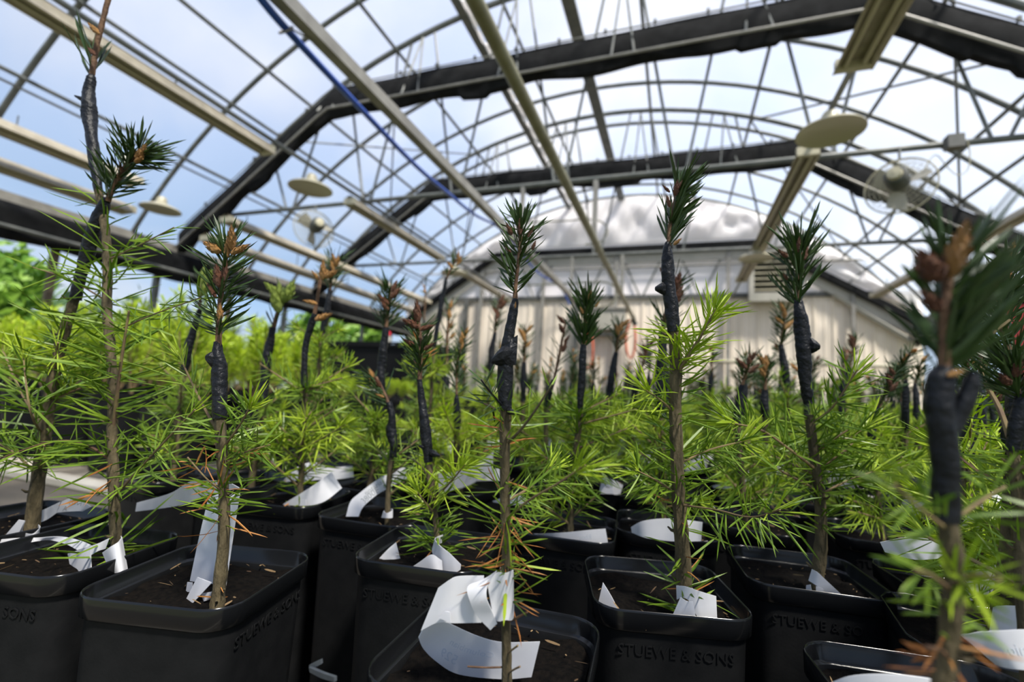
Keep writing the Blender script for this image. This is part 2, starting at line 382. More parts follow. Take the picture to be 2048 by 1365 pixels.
for (xa, za), (xb_, zb) in zip(PT, PT[1:]):
    m = MB(); m.grid([[Vector((x, YB - 0.16, z + d)) for d in (-0.10, 0.03)] for x, z in ((xa, za), (xb_, zb))], thick=0.10); m.build('flashing', 'curtain', wb, 20)
    m = MB(); m.grid([[Vector((x, YB - 0.10, z + d)) for d in (-0.30, -0.10)] for x, z in ((xa, za), (xb_, zb))], thick=0.02); m.build('flashing_shade', 'grey_box', wb, 20)
for x in (-4.2, -2.75, -1.2, 0.9, 2.9):
    m = MB(); m.box((x - 0.03, YB - 0.15, 0), (x + 0.03, YB - 0.09, min(ztrap(x), 4.1))); m.build('post', 'steel_light', wb)
for x in (-4.55, -2.0):
    m = MB(); m.box((x - 0.045, YB - 0.16, 0), (x + 0.045, YB - 0.07, 3.1)); m.build('post', 'dark_trim', wb)
for s in (-1, 1):
    xa = XL if s < 0 else XR
    m = MB(); m.tube([(xa - s * 0.1, YB - 0.1, 2.2), (xa - s * 1.3, YB - 0.1, 3.1)], 0.05, 6); m.build('knee_brace', 'grey_box', wb)
# louvre
c = at(1548, 551, YB - 0.2)
t = thing('louvre_vent', 'grey louvred ventilation box high on the gable wall', 'vent', (c.x, YB - 0.2, c.z))
m = MB()
for a, b in (((-0.42, -0.1, -0.5), (-0.34, 0.12, 0.5)), ((0.34, -0.1, -0.5), (0.42, 0.12, 0.5)), ((-0.34, -0.1, 0.42), (0.34, 0.12, 0.5)), ((-0.34, -0.1, -0.5), (0.34, 0.12, -0.34))): m.box(a, b)
m.build('frame', 'grey_box', t, 20)
m = MB(); m.box((-0.34, 0.06, -0.34), (0.34, 0.08, 0.42)); m.build('dark_back', 'dark_trim', t, 20)
for k in range(7):
    m = MB(); z = -0.30 + k * 0.105; m.grid([[Vector((x, -0.09, z)), Vector((x, 0.04, z + 0.07))] for x in (-0.34, 0.34)], thick=0.012); m.build('slat', 'lamp_white', t, 20)
# wall box, hoses, pipe
c = at(1218, 640, YB - 0.15)
t = thing('control_box', 'grey-brown control box on the beige back wall', 'box', (c.x, YB - 0.1, c.z))
m = MB(); m.box((-0.33, -0.14, -0.2), (0.33, 0.06, 0.2)); m.build('body', 'grey_box', t, 20)
m = MB(); m.box((-0.37, -0.17, 0.2), (0.37, 0.07, 0.24)); m.build('lid', 'steel_light', t, 20)
m = MB(); m.box((-0.3, -0.1, -0.33), (0.3, 0.05, -0.28)); m.build('shelf', 'dark_trim', t, 20)
m = MB(); m.box((-0.36, -0.16, -0.04), (-0.33, -0.02, 0.05)); m.build('latch', 'dark_trim', t, 20)
for px, py, lab in ((1178, 700, 'left coil of red hose hanging on the beige back wall'), (1262, 678, 'right coil of red hose hanging on the beige back wall')):
    c = at(px, py, YB - 0.2); m = MB(); pts = []
    for k in range(61):
        a = k / 60 * 2 * math.pi * 4; pts.append((c.x + 0.09 * math.sin(a) + 0.01 * math.sin(a * 3.7), YB - 0.22 - 0.012 * (k / 15), c.z - 0.02 + 0.38 * math.cos(a)))
    m.tube(pts, 0.016, 6); o = m.build('hose_coil', 'red_hose'); tag(o, lab, 'hose', 'red hose coils')
    m = MB(); m.tube([(c.x, YB - 0.03, c.z + 0.35), (c.x, YB - 0.28, c.z + 0.37)], 0.015, 6); m.build('hook', 'steel', o)
a, b = at(1400, 722, YB - 0.3), at(1830, 728, YB - 0.3); b.z = a.z
t = thing('water_pipe', 'white water pipe running low along the back wall', 'pipe')
m = MB(); m.tube([a, b], 0.035, 8); m.build('pipe_run', 'lamp_white', t)
for k in range(4):
    p = a.lerp(b, (k + 0.5) / 4); m = MB(); m.tube([p, p + Vector((0, 0.25, 0))], 0.02, 6); m.build('bracket', 'steel', t)

# strip-light lines and round lamps
def strip(x, z, y0, y1, label, wide=0.15):
    t = thing('strip_light', label, 'light', (x, 0, z), 0, 'long strip light fixtures')
    m = MB(); h = wide / 2
    pr = [(-h, -0.02), (-h * 0.62, 0.05), (-h * 0.3, 0.075), (h * 0.3, 0.075), (h * 0.62, 0.05), (h, -0.02), (h - 0.01, -0.022), (h * 0.5, 0.03), (-h * 0.5, 0.03), (-h + 0.01, -0.022), (-h, -0.02)]
    m.grid([[Vector((a, y, b)) for a, b in pr] for y in (y0, y1)]); m.build('reflector', 'beige_metal', t, 25)
    for s in (-1, 1):
        m = MB(); m.tube([(s * h * 0.45, y0 + 0.03, 0.0), (s * h * 0.45, y1 - 0.03, 0.0)], 0.014, 8); m.build('tube_lamp', 'lamp_white', t)
    for y in (y0, y1 - 0.04):
        m = MB(); m.box((-h * 0.9, y, -0.018), (h * 0.9, y + 0.04, 0.05)); m.build('end_cap', 'lamp_white', t, 20)
    y = y0 + 0.3
    while y < y1:
        m = MB(); m.tube([(0, y, 0.07), (0, y, 3.10 - z + 0.0)], 0.006, 6); m.build('hanger_rod', 'steel', t); y += 1.2
XA, XB1, XB2, XC, XD = -3.385, -5.25, -5.62, 0.925, 3.02
LZ = 2.97
strip(XA, LZ, -0.6, 2.93, 'long strip light at upper left, nearest of its line')
strip(XA, LZ, 3.99, 6.12, 'middle strip light left of the ridge, above the left fan')
strip(XA, LZ, 6.95, 9.2, 'last strip light left of the ridge, ending at the gable')
for X, nm, z in ((-5.28, 'inner', 2.93), (-5.58, 'outer', 2.71)):
    strip(X, z, -0.6, 3.05 if X > -5.5 else 3.2, '%s strip light of the near pair along the left eave' % nm, 0.24)
    strip(X, z, 4.06, 9.1, '%s strip light of the far pair along the left eave' % nm, 0.22)
strip(XC, LZ, -0.3, 2.97, 'strip light at upper right, ending before the black curtain', 0.2)
strip(XC, LZ, 3.92, 7.95, 'strip light right of the ridge, beyond the large round lamp', 0.17)
strip(XD, LZ - 0.05, 1.0, 9.0, 'strip light along the right eave side')
def lampdisc(x, y, z, label, r=0.2):
    t = thing('round_lamp', label, 'lamp', (x, y, z), 0, 'round lamps hanging on conduits')
    m = MB(); m.lathe([(0.0, 0.018), (r * 0.5, 0.012), (r * 0.92, -0.006), (r, -0.016), (r * 1.0, -0.010), (r * 0.93, 0.004), (r * 0.5, 0.04), (0.055, 0.065), (0.0, 0.066)], n=36); m.build('shade', 'lamp_white', t, 35)
    m = MB(); m.lathe([(0.0, 0.05), (0.055, 0.05), (0.052, 0.10), (0.035, 0.13), (0.0, 0.132)], n=16); m.build('socket', 'lamp_white', t)
    m = MB(); m.tube([(0, 0, 0.12), (0, 0, 2.99 - z)], 0.008, 6); m.build('stem', 'steel', t)
lampdisc(0.93, 3.41, 2.85, 'large round lamp with flat white shade at upper right')
lampdisc(-3.32, 3.37, 2.85, 'round white lamp above the left fan')
lampdisc(-5.50, 3.45, 2.85, 'round white lamp at far left near the side curtain')
lampdisc(0.90, 6.26, 2.85, 'round lamp in front of the louvred vent')
lampdisc(-3.32, 6.44, 2.85, 'small distant round lamp left of the gable')
for x in (XA, XC):
    o = MB().tube([(x + 0.045, -0.6, 3.07), (x + 0.045, 9.5, 3.07)], 0.02, 8).build('conduit', 'steel'); tag(o, 'thin steel conduit carrying the %s line of lamps' % ('left' if x < 0 else 'right'), 'conduit')
# boom rails and blue hose
t = thing('boom_rail', 'thick ochre pipe running overhead toward the gable wall', 'pipe')
m = MB(); m.tube([(-0.757, -0.2, 2.5), (-0.757, 8.6, 2.5)], 0.034, 12); m.build('rail', 'ochre_pipe', t)
m = MB(); m.tube([(-0.757, 8.58, 2.52), (-0.757, 8.72, 2.46), (-0.72, 8.76, 2.40)], 0.045, 10); m.build('end_fitting', 'dark_trim', t)
for y in (4.28, 6.68):
    m = MB(); m.box((-0.78, y - 0.02, 2.53), (-0.735, y + 0.02, 3.1)); m.build('hanger', 'steel_light', t)
t = thing('boom_rail', 'grey overhead rail beside the blue hose', 'pipe')
m = MB(); m.box((-1.52, -0.2, 2.47), (-1.465, 9.2, 2.53)); m.build('rail', 'steel_light', t, 20)
for y in (4.28, 6.68):
    m = MB(); m.box((-1.51, y - 0.02, 2.53), (-1.475, y + 0.02, 3.1)); m.build('hanger', 'steel_light', t)
hose = [(500, -30, 1.15), (570, 55, 1.35), (700, 195, 1.9), (830, 330, 2.9), (900, 390, 3.7), (950, 430, 4.7), (1000, 458, 6.0), (1040, 505, 7.2), (1075, 545, 8.2), (1120, 575, 9.2), (1140, 610, 9.5)]
m = MB(); m.tube([tuple(p) for p in smooth_path([tuple(at(*p)) for p in hose], 90)], 0.016, 8)
o = m.build('hose', 'blue_hose'); tag(o, 'blue hose slung along the overhead rail', 'hose')
p = at(572, 60, 1.36); m = MB()
m.tube([(p.x + 0.028 * math.cos(a), p.y + 0.02 * math.sin(a), p.z + 0.03 * math.sin(a)) for a in np.linspace(0, 2 * math.pi, 17)], 0.004, 6, cap=False)
m.tube([p + Vector((0.028, 0, 0)), Vector((-1.5 + 0.0, p.y + 0.12, 2.47))], 0.004, 6); o = m.build('hose_ring', 'steel_light'); tag(o, 'small steel ring holding the blue hose', 'ring')
for px, py, lab in ((1170, 455, 'upper beige rod loop under the curtain'), (1190, 580, 'lower beige rod loop before the gable wall')):
    Y = 7.6; q = [(px - 170, py - 8), (px - 60, py - 12), (px + 20, py - 15), (px + 45, py + 5), (px + 30, py + 30), (px, py + 35)]
    m = MB(); m.tube([tuple(v) for v in smooth_path([tuple(at(x, y, Y)) for x, y in q], 40)], 0.012, 6); o = m.build('rod_loop', 'ochre_pipe'); tag(o, lab, 'rod', 'beige rod loops')

# circulation fans
def fan(px, py, label, rz, seed, tilt=-0.1):
    c = at(px, py, 4.22); t = thing('circulation_fan', label, 'fan', c, rz, 'wire guard circulation fans')
    R = 0.225
    cg = MB()
    for q in np.linspace(0.12, 1, 8):
        for s in (-1, 1):
            cg.tube([(R * q * math.cos(a), s * 0.075 * (1.15 - q * q), R * q * math.sin(a)) for a in np.linspace(0, 2 * math.pi, 29)], 0.0016, 4, cap=False)
    for k in range(28):
        a = 2 * math.pi * k / 28
        for s in (-1, 1): cg.tube([(R * q * math.cos(a), s * 0.075 * (1.15 - q * q), R * q * math.sin(a)) for q in (0.12, 0.5, 0.8, 1)], 0.0013, 4, cap=False)
    cg.tube([(R * math.cos(a), 0, R * math.sin(a)) for a in np.linspace(0, 2 * math.pi, 37)], 0.006, 6, cap=False)
    cg.build('guard', 'lamp_white', t)
    for k in range(3):
        a0 = 2 * math.pi * k / 3 + 0.4; rows = []
        for i in range(6):
            r = 0.04 + 0.155 * i / 5; wd = 0.55 - 0.25 * i / 5
            rows.append([Vector((r * math.cos(a0 + wd * u), 0.03 * u * 1.6, r * math.sin(a0 + wd * u))) for u in (-1, -0.3, 0.3, 1)])
        m = MB(); m.grid(rows, thick=0.003); m.build('blade', 'grey_box', t)
    m = MB(); m.lathe([(0, -0.03), (0.05, -0.03), (0.05, 0.05), (0.075, 0.06), (0.078, 0.17), (0.06, 0.2), (0, 0.2)], axis=(0, -1, 0), n=18); m.build('motor', 'dark_trim', t)
    m = MB(); m.lathe([(0, 0.17), (0.05, 0.2), (0.045, 0.235), (0, 0.24)], axis=(0, -1, 0), n=14); m.build('motor_cap', 'lamp_white', t)
    m = MB(); m.tube([(0, 0, R), (0, 0, 3.10 - c.z)], 0.01, 6); m.build('hanger', 'steel', t)
    t.rotation_euler = (tilt, 0, rz)
fan(628, 458, 'wire circulation fan hanging from the truss at left', 1.0, 1)
fan(1800, 372, 'wire circulation fan hanging from the truss at right', -0.5, 2)
# junction box on truss at right
c = at(1908, 285, 4.2); o = MB().box(c - Vector((0.05, 0.04, 0.05)), c + Vector((0.05, 0.04, 0.05))).build('junction_box', 'dark_trim', None, 20); tag(o, 'small dark junction box on the truss chord at right', 'box')
m = MB(); m.tube([tuple(v) for v in smooth_path([tuple(at(x, y, 4.22)) for x, y in ((1935, 280), (1940, 310), (1935, 340), (1915, 350), (1895, 335), (1870, 310), (1845, 345))], 30)], 0.004, 6); m.build('cable', 'lamp_white', o)
# red cabinet and shelf by right wall
c = atX(2068, 660, XR - 0.3)
t = thing('red_cabinet', 'red cabinet beside the right wall at the picture edge', 'cabinet', (c.x, c.y, 0))
m = MB(); m.box((-0.12, -0.2, 0), (0.12, 0.2, c.z + 0.26)); m.build('body', 'red_paint', t, 20)
m = MB(); m.box((-0.13, -0.17, 0.1), (-0.12, 0.17, c.z + 0.22)); m.build('door', 'red_paint', t, 20)

# ================================================================== BENCHES
HR = 0.1155; RIM = ZC - HR; PH = 0.36; BT = RIM - PH          # pot rim height, bench top
def bench(label, x0, x1, y0, y1, zt, slats=True):
    t = thing('growing_bench', label, 'bench')
    m = MB(); r = 0.017
    c = 0.05
    loop = []
    for (cx, cy, a0) in ((x1 - c, y0 + c, -90), (x1 - c, y1 - c, 0), (x0 + c, y1 - c, 90), (x0 + c, y0 + c, 180)):
        for k in range(6): a = math.radians(a0 + 18 * k); loop.append((cx + c * math.cos(a), cy + c * math.sin(a), zt - 0.005))
    loop.append(loop[0]); m.tube(loop, r, 8, cap=False); m.build('rail', 'bench_metal', t)
    m = MB(); nx = int((x1 - x0) / 0.1); ny = int((y1 - y0) / 0.1)
    for i in range(nx): x = x0 + (i + 0.5) * (x1 - x0) / nx; m.tube([(x, y0, zt - 0.006), (x, y1, zt - 0.006)], 0.0025, 4)
    for i in range(ny): y = y0 + (i + 0.5) * (y1 - y0) / ny; m.tube([(x0, y, zt - 0.010), (x1, y, zt - 0.010)], 0.0025, 4)
    m.build('wire_deck', 'bench_metal', t, kind='stuff')
    for x in (x0 + 0.1, x1 - 0.1):
        for y in np.arange(y0 + 0.15, y1, 1.4):
            m = MB(); m.tube([(x, y, 0), (x, y, zt - 0.01)], 0.018, 8); m.build('leg', 'bench_metal', t)
bench('metal bench under the tagged grafted saplings', -0.53, 2.35, 0.02, 2.62, BT)
bench('metal mesh bench at left carrying the lime-green seedlings', -2.75, -1.05, 0.72, 3.2, 0.745)
bench('distant metal bench before the back wall', -3.4, 3.2, 3.3, 6.6, 0.62)

# ================================================================== POTS
def rsq(hs, z, r, n=5):
    out = []
    for (sx_, sy_, a0) in ((1, 1, 0), (-1, 1, 90), (-1, -1, 180), (1, -1, 270)):
        for k in range(n):
            a = math.radians(a0 + 90 * k / (n - 1)); out.append(Vector((sx_ * (hs - r) + r * math.cos(a), sy_ * (hs - r) + r * math.sin(a), z)))
    return out + [out[0]]
PL = [(.035, -PH, .010), (.0425, -.0125, .015), (.0440, -.0119, .016), (.0450, -.0108, .0163), (.0453, -.0012, .0164), (.0451, -.0004, .0163), (.0447, 0, .016), (.0443, -.0004, .0158), (.0440, -.0012, .0156), (.0436, -.0085, .015), (.0421, -.0098, .0145), (.0415, -.012, .0145), (.0405, -.05, .014)]
def pot_mesh(n=5):
    a = MB(); a.grid([rsq(h_, z, r, n) for h_, z, r in PL[:2]][::-1]); a.grid([rsq(h_, z, r, n) for h_, z, r in PL[10:]][::-1])
    b = MB(); b.grid([rsq(h_, z, r, n) for h_, z, r in PL[1:11]][::-1])
    return a.mesh('pot', 50), b.mesh('rim', 50)
POT = pot_mesh(7); POT_LO = pot_mesh(3)
def soil_mesh(seed):
    rg = random.Random(seed); m = MB(); rows = []
    for i in range(9):
        rows.append([Vector(((-1 + 2 * j / 8) * .0412, (-1 + 2 * i / 8) * .0412, rg.uniform(-.0025, .0025))) for j in range(9)])
    for r in rows:
        for p in r:
            l = math.hypot(p.x, p.y); mxr = .052
            if l > mxr: p.x *= mxr / l; p.y *= mxr / l
    m.grid(rows); return m.mesh('soil', 0)
SOIL = soil_mesh(1)
def chips(seed, n=26):
    rg = random.Random(seed); m = MB()
    for _ in range(n):
        a = rg.uniform(0, 6.28); r = .042 * math.sqrt(rg.random()); p = Vector((r * math.cos(a), r * math.sin(a), rg.uniform(.000, .004)))
        if abs(p.x) > .04 or abs(p.y) > .04: continue
        d = Vector((rg.uniform(-1, 1), rg.uniform(-1, 1), rg.uniform(-.2, .4))).normalized(); L = rg.choice((.0015, .002, .003, .008))
        m.needle(p, d, L, rg.uniform(.0005, .0013), rng=rg)
    return m.mesh('soil_chips', 0)
CHIPS = [chips(s) for s in (1, 2, 3)]
def text_mesh(s, size, depth, name):
    cu = bpy.data.curves.new(name, 'FONT'); cu.body = s; cu.size = size; cu.extrude = depth; cu.align_x = 'CENTER'; cu.align_y = 'CENTER'; cu.resolution_u = 2
    ob = bpy.data.objects.new(name, cu); COL.objects.link(ob); bpy.context.view_layer.update()
    me = bpy.data.meshes.new_from_object(ob); bpy.data.objects.remove(ob); bpy.data.curves.remove(cu); me.name = name; me.materials.clear(); return me
LETTER = text_mesh('STUEWE & SONS', 0.0085, 0.00022, 'lettering')
def add_pot(t, hero=False, ci=0, faces=(0,)):
    pm_ = POT if hero else POT_LO; p = link('pot', pm_[0], 'black_plastic', t); link('rim', pm_[1], 'black_rim', p)
    if hero:
        tl = math.atan2(.008, .35)
        for fc in faces:
            rz, off = ((0, (0, -.0428)), (math.pi / 2, (.0428, 0)))[fc]
            l = link('lettering', LETTER, 'black_plastic', p); l.location = (off[0], off[1], -.022); l.rotation_euler = (math.pi / 2 + tl * 0.6, 0, rz)
    s = link('soil', SOIL, 'soil', t); s.location = (0, 0, -.0125)
    if hero:
        c = link('soil_chips', CHIPS[ci % 3], 'chip', t, kind='stuff'); c.location = (0, 0, -.0115)

# ================================================================== PLANT PARTS (world-space builders, made local on parenting)
def rnd_unit(rg):
    z = rg.uniform(-1, 1); a = rg.uniform(0, 6.283); r = math.sqrt(1 - z * z); return Vector((r * math.cos(a), r * math.sin(a), z))
def path_at(P, t):
    t = max(0, min(1, t)) * (len(P) - 1); k = min(int(t), len(P) - 2); u = t - k
    return P[k].lerp(P[k + 1], u), (P[k + 1] - P[k]).normalized()
def needles_along(mb, P, n, L, ang, rg, wid=.0014, t0=0, t1=1, bias=None, bk=0.0, droop=0.0, curl=0.1, rad=.002, swept=None):
    """n needles spread round path P; ang=(min,max) degrees from the shoot axis"""
    for _ in range(n):
        p, ax = path_at(P, rg.uniform(t0, t1))
        r = rnd_unit(rg); r = (r - ax * r.dot(ax))
        if r.length < 1e-3: continue
        r.normalize()
        if bias is not None:
            for _k in range(6):
                if r.dot(bias) > rg.uniform(-1, 1) * (1 - bk) + bk * 0.0: break
                r = rnd_unit(rg); r = (r - ax * r.dot(ax)).normalized()
        a = math.radians(rg.uniform(*ang)); d = ax * math.cos(a) + r * math.sin(a)
        if swept is not None: d = (d + swept * rg.uniform(0.4, 1.0)).normalized()
        l = L * rg.uniform(.7, 1.15); c = rnd_unit(rg) * curl
        mb.needle(p + r * rad * 0.6, d, l, wid * rg.uniform(.8, 1.2), c.x + ax.x * curl, c.y + ax.y * curl, c.z + ax.z * curl - droop * rg.uniform(.3, 1), rng=rg)
def stem_mb(P, rads, rg, n=9, spurs=0, step=.004, lump=.12):
    m = MB(); L = sum((b - a).length for a, b in zip(P, P[1:])); k = max(6, int(L / step))
    Q = smooth_path([(*p, r) for p, r in zip(P, rads)], k); ph = rg.uniform(0, 9)
    pts = [Vector(q[:3]) for q in Q]; rr = [max(.0004, q[3]) * (1 + lump * (0.5 * math.sin(i * .9 + ph) + .5 * math.sin(i * 2.3 + ph)) * .6) for i, q in enumerate(Q)]
    m.tube(pts, rr, n, rng=rg, jit=lump * .5)
    for _ in range(spurs):
        p, ax = path_at(pts, rg.random()); r = rnd_unit(rg); r = (r - ax * r.dot(ax)).normalized(); rad = rr[len(rr) // 2]
        m.tube([p, p + r * rad * 1.5 + ax * rad * .2, p + r * rad * 2.1 + ax * rad * .7], [rad * .35, rad * .25, rad * .12], 5)
    return m, pts
def tape_mb(P, rads, rg, turns=.0065):
    m = MB(); L = sum((b - a).length for a, b in zip(P, P[1:])); k = max(10, int(L / .0011)); Q = smooth_path([(*p, r) for p, r in zip(P, rads)], k)
    n = 12; ph = [rg.uniform(0, 6) for _ in range(4)]; pts = [Vector(q[:3]) for q in Q]; b0 = 0
    t = (pts[1] - pts[0]).normalized(); u = t.orthogonal().normalized()
    for i, q in enumerate(Q):
        t = (pts[min(i + 1, k)] - pts[max(i - 1, 0)]).normalized(); u = (u - t * u.dot(t)).normalized(); v = t.cross(u); s = L * i / k
        for j in range(n):
            a = 2 * math.pi * j / n; f = ((s / turns + .35 * math.sin(s * 190 + ph[3]) + a / (2 * math.pi) + ph[0]) % 1)
            r = q[3] * (.94 + .085 * f + .07 * math.sin(s * 170 + ph[1] + math.sin(a + ph[2]) * 2) + .06 * math.sin(s * 75 + ph[2]) + .05 * math.sin(2 * a + s * 230 + ph[3]) + .03 * math.sin(5 * a - s * 410))
            m.v.append(tuple(pts[i] + u * r * math.cos(a) + v * r * math.sin(a)))
    for i in range(k):
        for j in range(n): a = i * n + j; b = i * n + (j + 1) % n; m.f.append((a, b, b + n, a + n))
    m.f.append(tuple(range(n))[::-1]); m.f.append(tuple(k * n + j for j in range(n)))
    return m, pts
def bud_mesh(seed, fat=.34):
    """scaly pointed bud, unit length along +Z"""
    rg = random.Random(seed); m = MB(); rows = []
    prof = [(0, .35), (.08, .7), (.25, 1.0), (.45, .95), (.65, .72), (.82, .45), (.94, .2), (1.0, .02)]
    m.lathe([(0, 0)] + [(r * fat * .5 * .9, z) for z, r in prof], n=9)
    for i, (z, r) in enumerate(prof[:-1]):          # overlapping scales
        for j in range(5):
            a = 2 * math.pi * (j + .5 * (i % 2)) / 5 + rg.uniform(-.1, .1); rr = r * fat * .5
            c = Vector((math.cos(a), math.sin(a), 0)); tn = Vector((-math.sin(a), math.cos(a), 0)); zz = z
            k = len(m.v); h = .22
            m.v += [tuple(c * rr * .86 - tn * rr * .62 + Vector((0, 0, zz))), tuple(c * rr * .86 + tn * rr * .62 + Vector((0, 0, zz))), tuple(c * rr * 1.12 + tn * rr * .3 + Vector((0, 0, zz + h * .55))), tuple(c * rr * 1.0 + Vector((0, 0, zz + h))), tuple(c * rr * 1.12 - tn * rr * .3 + Vector((0, 0, zz + h * .55)))]
            m.f.append((k, k + 1, k + 2, k + 3, k + 4))
    return m
BUD = [bud_mesh(s, f).mesh('bud', 30) for s, f in ((1, .34), (2, .42), (3, .30))]
BUDM = {}
def bud(parent, p, d, L, m='bud_orange', k=0, fat=1.0):
    key = (k % 3, m)
    if key not in BUDM:
        me = BUD[k % 3].copy(); me.materials.clear(); me.materials.append(MATS[m]); BUDM[key] = me
    o = link('bud', BUDM[key], None, parent); o.location = p; o.rotation_mode = 'QUATERNION'
    o.rotation_quaternion = Vector(d).to_track_quat('Z', 'Y'); o.scale = (L * fat, L * fat, L); return o

# ---------------------------------------------------------------- hero saplings, laid out from the photograph
HERO = []          # (x, y) of hero pots
def W(Y):
    def f(x, y, dy=0): return at(x, y, Y + dy)
    return f
def sapling(label, Y, stem, tape=None, scion=None, tuft=None, buds=(), branches=(), foliage=(), flags=(), pot=(0, 0, 0), seed=1, barkm='bark', spurs=6, extra=0, ci=0, scion_mat='bark_red', tape2=None, haspot=True, exL=(.02, .045), faces=(0,)):
    """stem/tape/scion: lists of (px, py, width_px) at depth Y"""
    rg = random.Random(seed); wy = W(Y)
    def conv(L): P = [wy(x, y) for x, y, *_ in L]; return P, [q[2] / 2 * pxs(p) for q, p in zip(L, P)]
    P, r = conv(stem)
    base = P[0].copy(); zs = RIM - .014
    if base.z > zs: P.insert(0, Vector((base.x, base.y, zs))); r.insert(0, r[0] * 1.05); base = P[0]
    root = thing('potted_sapling', label, 'potted sapling', (base.x + pot[0], base.y + pot[1], RIM), math.radians(pot[2]), 'grafted conifer saplings')
    inv = (Matrix.Translation(root.location) @ Matrix.Rotation(root.rotation_euler.z, 4, 'Z')).inverted()
    def put(m, name, mt, parent=root, smooth=40, kind=None):
        m.v = [tuple(inv @ Vector(v)) for v in m.v]; return m.build(name, mt, parent, smooth, kind)
    q3 = inv.to_3x3()
    if haspot: add_pot(root, True, ci, faces)
    HERO.append((base.x + pot[0], base.y + pot[1]))
    m, SP = stem_mb(P, r, rg, spurs=spurs); st = put(m, 'stem', barkm)
    if tape:
        tp, tr = conv(tape); m, TP = tape_mb(tp, tr, rg); to = put(m, 'graft_tape', 'tape', smooth=50)
    if tape2:
        tp, tr = conv(tape2); m, _ = tape_mb(tp, tr, rg); put(m, 'graft_tape', 'tape', smooth=50)
    for (fx, fy, ex, ey, hw) in flags:              # loose folded tape ends: from stem point to tip, half height px
        a = wy(fx, fy, -.001); b = wy(ex, ey, -.004); s = pxs(a)
        rows = []
        for i in range(5):
            u = i / 4; c = a.lerp(b, u); hh = hw * s * (1 - .8 * u ** 1.5); rows.append([c + Vector((0, -.004 * math.sin(u * 3) * (1 - abs(k)), k * hh)) for k in (-1, -.4, .3, 1)])
        m = MB(); m.grid(rows, thick=.0006); put(m, 'tape_flag', 'tape', to, 0)
    if scion:
        sp_, sr = conv(scion); m, CP = stem_mb(sp_, sr, rg, n=7, lump=.2); put(m, 'scion', scion_mat)
        if tuft:
            tufts = tuft if isinstance(tuft, list) else [tuft]
            for tf in tufts:
                s = pxs(CP[len(CP) // 2]); m = MB()
                b = Vector((CM.T @ np.array([*tf['bias'], 0]))[:]) if tf.get('bias') else None
                sw = Vector((CM.T @ np.array([*tf['sweep'], 0]))[:]) if tf.get('sweep') else None
                needles_along(m, CP, tf['n'], tf['L'] * s, tf.get('ang', (35, 65)), rg, wid=tf.get('w', 4) * s, t0=tf.get('t0', 0), t1=tf.get('t1', 1), bias=b, bk=tf.get('bk', 0), curl=tf.get('curl', .12), swept=sw)
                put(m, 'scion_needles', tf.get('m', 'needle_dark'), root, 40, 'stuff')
    for i, (x, y, L, dx, dy, mt, *fat) in enumerate(buds):
        p = wy(x, y, -.022 * Y); d = q3 @ Vector((CM.T @ np.array([dx, dy, rg.uniform(-.3, .1)]))[:]).normalized()
        bud(root, inv @ p, d, L * pxs(p), mt, i, fat[0] if fat else 1.0)
    for br in branches:
        pts = [wy(x, y, dy) for x, y, dy in br['p']]; s = pxs(pts[len(pts) // 2]); n = len(pts)
        rr = [br.get('w', 5) / 2 * s * (1 - .5 * i / max(1, n - 1)) for i in range(n)]
        m, BP = stem_mb(pts, rr, rg, n=6, lump=.12); bo = put(m, 'branch', br.get('bm', 'twig'))
        m = MB(); needles_along(m, BP, br['n'], br['L'] * s, br.get('ang', (45, 85)), rg, wid=br.get('w2', 4) * s, droop=br.get('droop', .12), curl=.14, t0=br.get('t0', .05), t1=br.get('t1', 1))
        put(m, 'needles', br.get('m', 'needle_green'), bo, 40, 'stuff')
        if br.get('tip'):
            m = MB(); needles_along(m, BP, br['tip'], br['L'] * s * .8, (15, 50), rg, wid=4 * s, t0=br.get('tt', .85), t1=1); put(m, 'young_needles', br.get('tm', 'needle_bright'), bo, 40, 'stuff')
    for fo in foliage:                               # needles straight on the stem: t0,t1,n,Lpx,mat
        t0, t1, n, L, mt = fo[:5]; s = pxs(SP[len(SP) // 2]); m = MB()
        needles_along(m, SP, n, L * s, fo[5] if len(fo) > 5 else (50, 100), rg, wid=(fo[6] if len(fo) > 6 else 4.2) * s, t0=t0, t1=t1, droop=.25, curl=.16, rad=r[len(r) // 2]); put(m, 'needles', mt, root, 40, 'stuff')
    if extra:                                        # side shoots all round the rootstock
        for i in range(extra):
            p, ax = path_at(SP, rg.uniform(.25, .95)); a = rg.uniform(0, 6.28); o_ = Vector((math.cos(a), math.sin(a), rg.uniform(.1, .8))).normalized(); L = rg.uniform(*exL)
            pts = [p, p + o_ * L * .5 + Vector((0, 0, .002)), p + o_ * L + Vector((0, 0, .004))]
            m, BP = stem_mb(pts, [.0011, .0009, .0006], rg, n=5); bo = put(m, 'branch', 'twig'); m = MB()
            needles_along(m, BP, int(26 * L / .03), .021, (40, 80), rg, wid=.0011, droop=.1); put(m, 'needles', rg.choice(('needle_green', 'needle_green', 'needle_bright')), bo, 40, 'stuff')
            if rg.random() < .6:
                m = MB(); needles_along(m, BP, 14, .014, (10, 55), rg, wid=.0013, t0=.85); put(m, 'young_needles', 'needle_bright', bo, 40, 'stuff')
    return root
h = HR
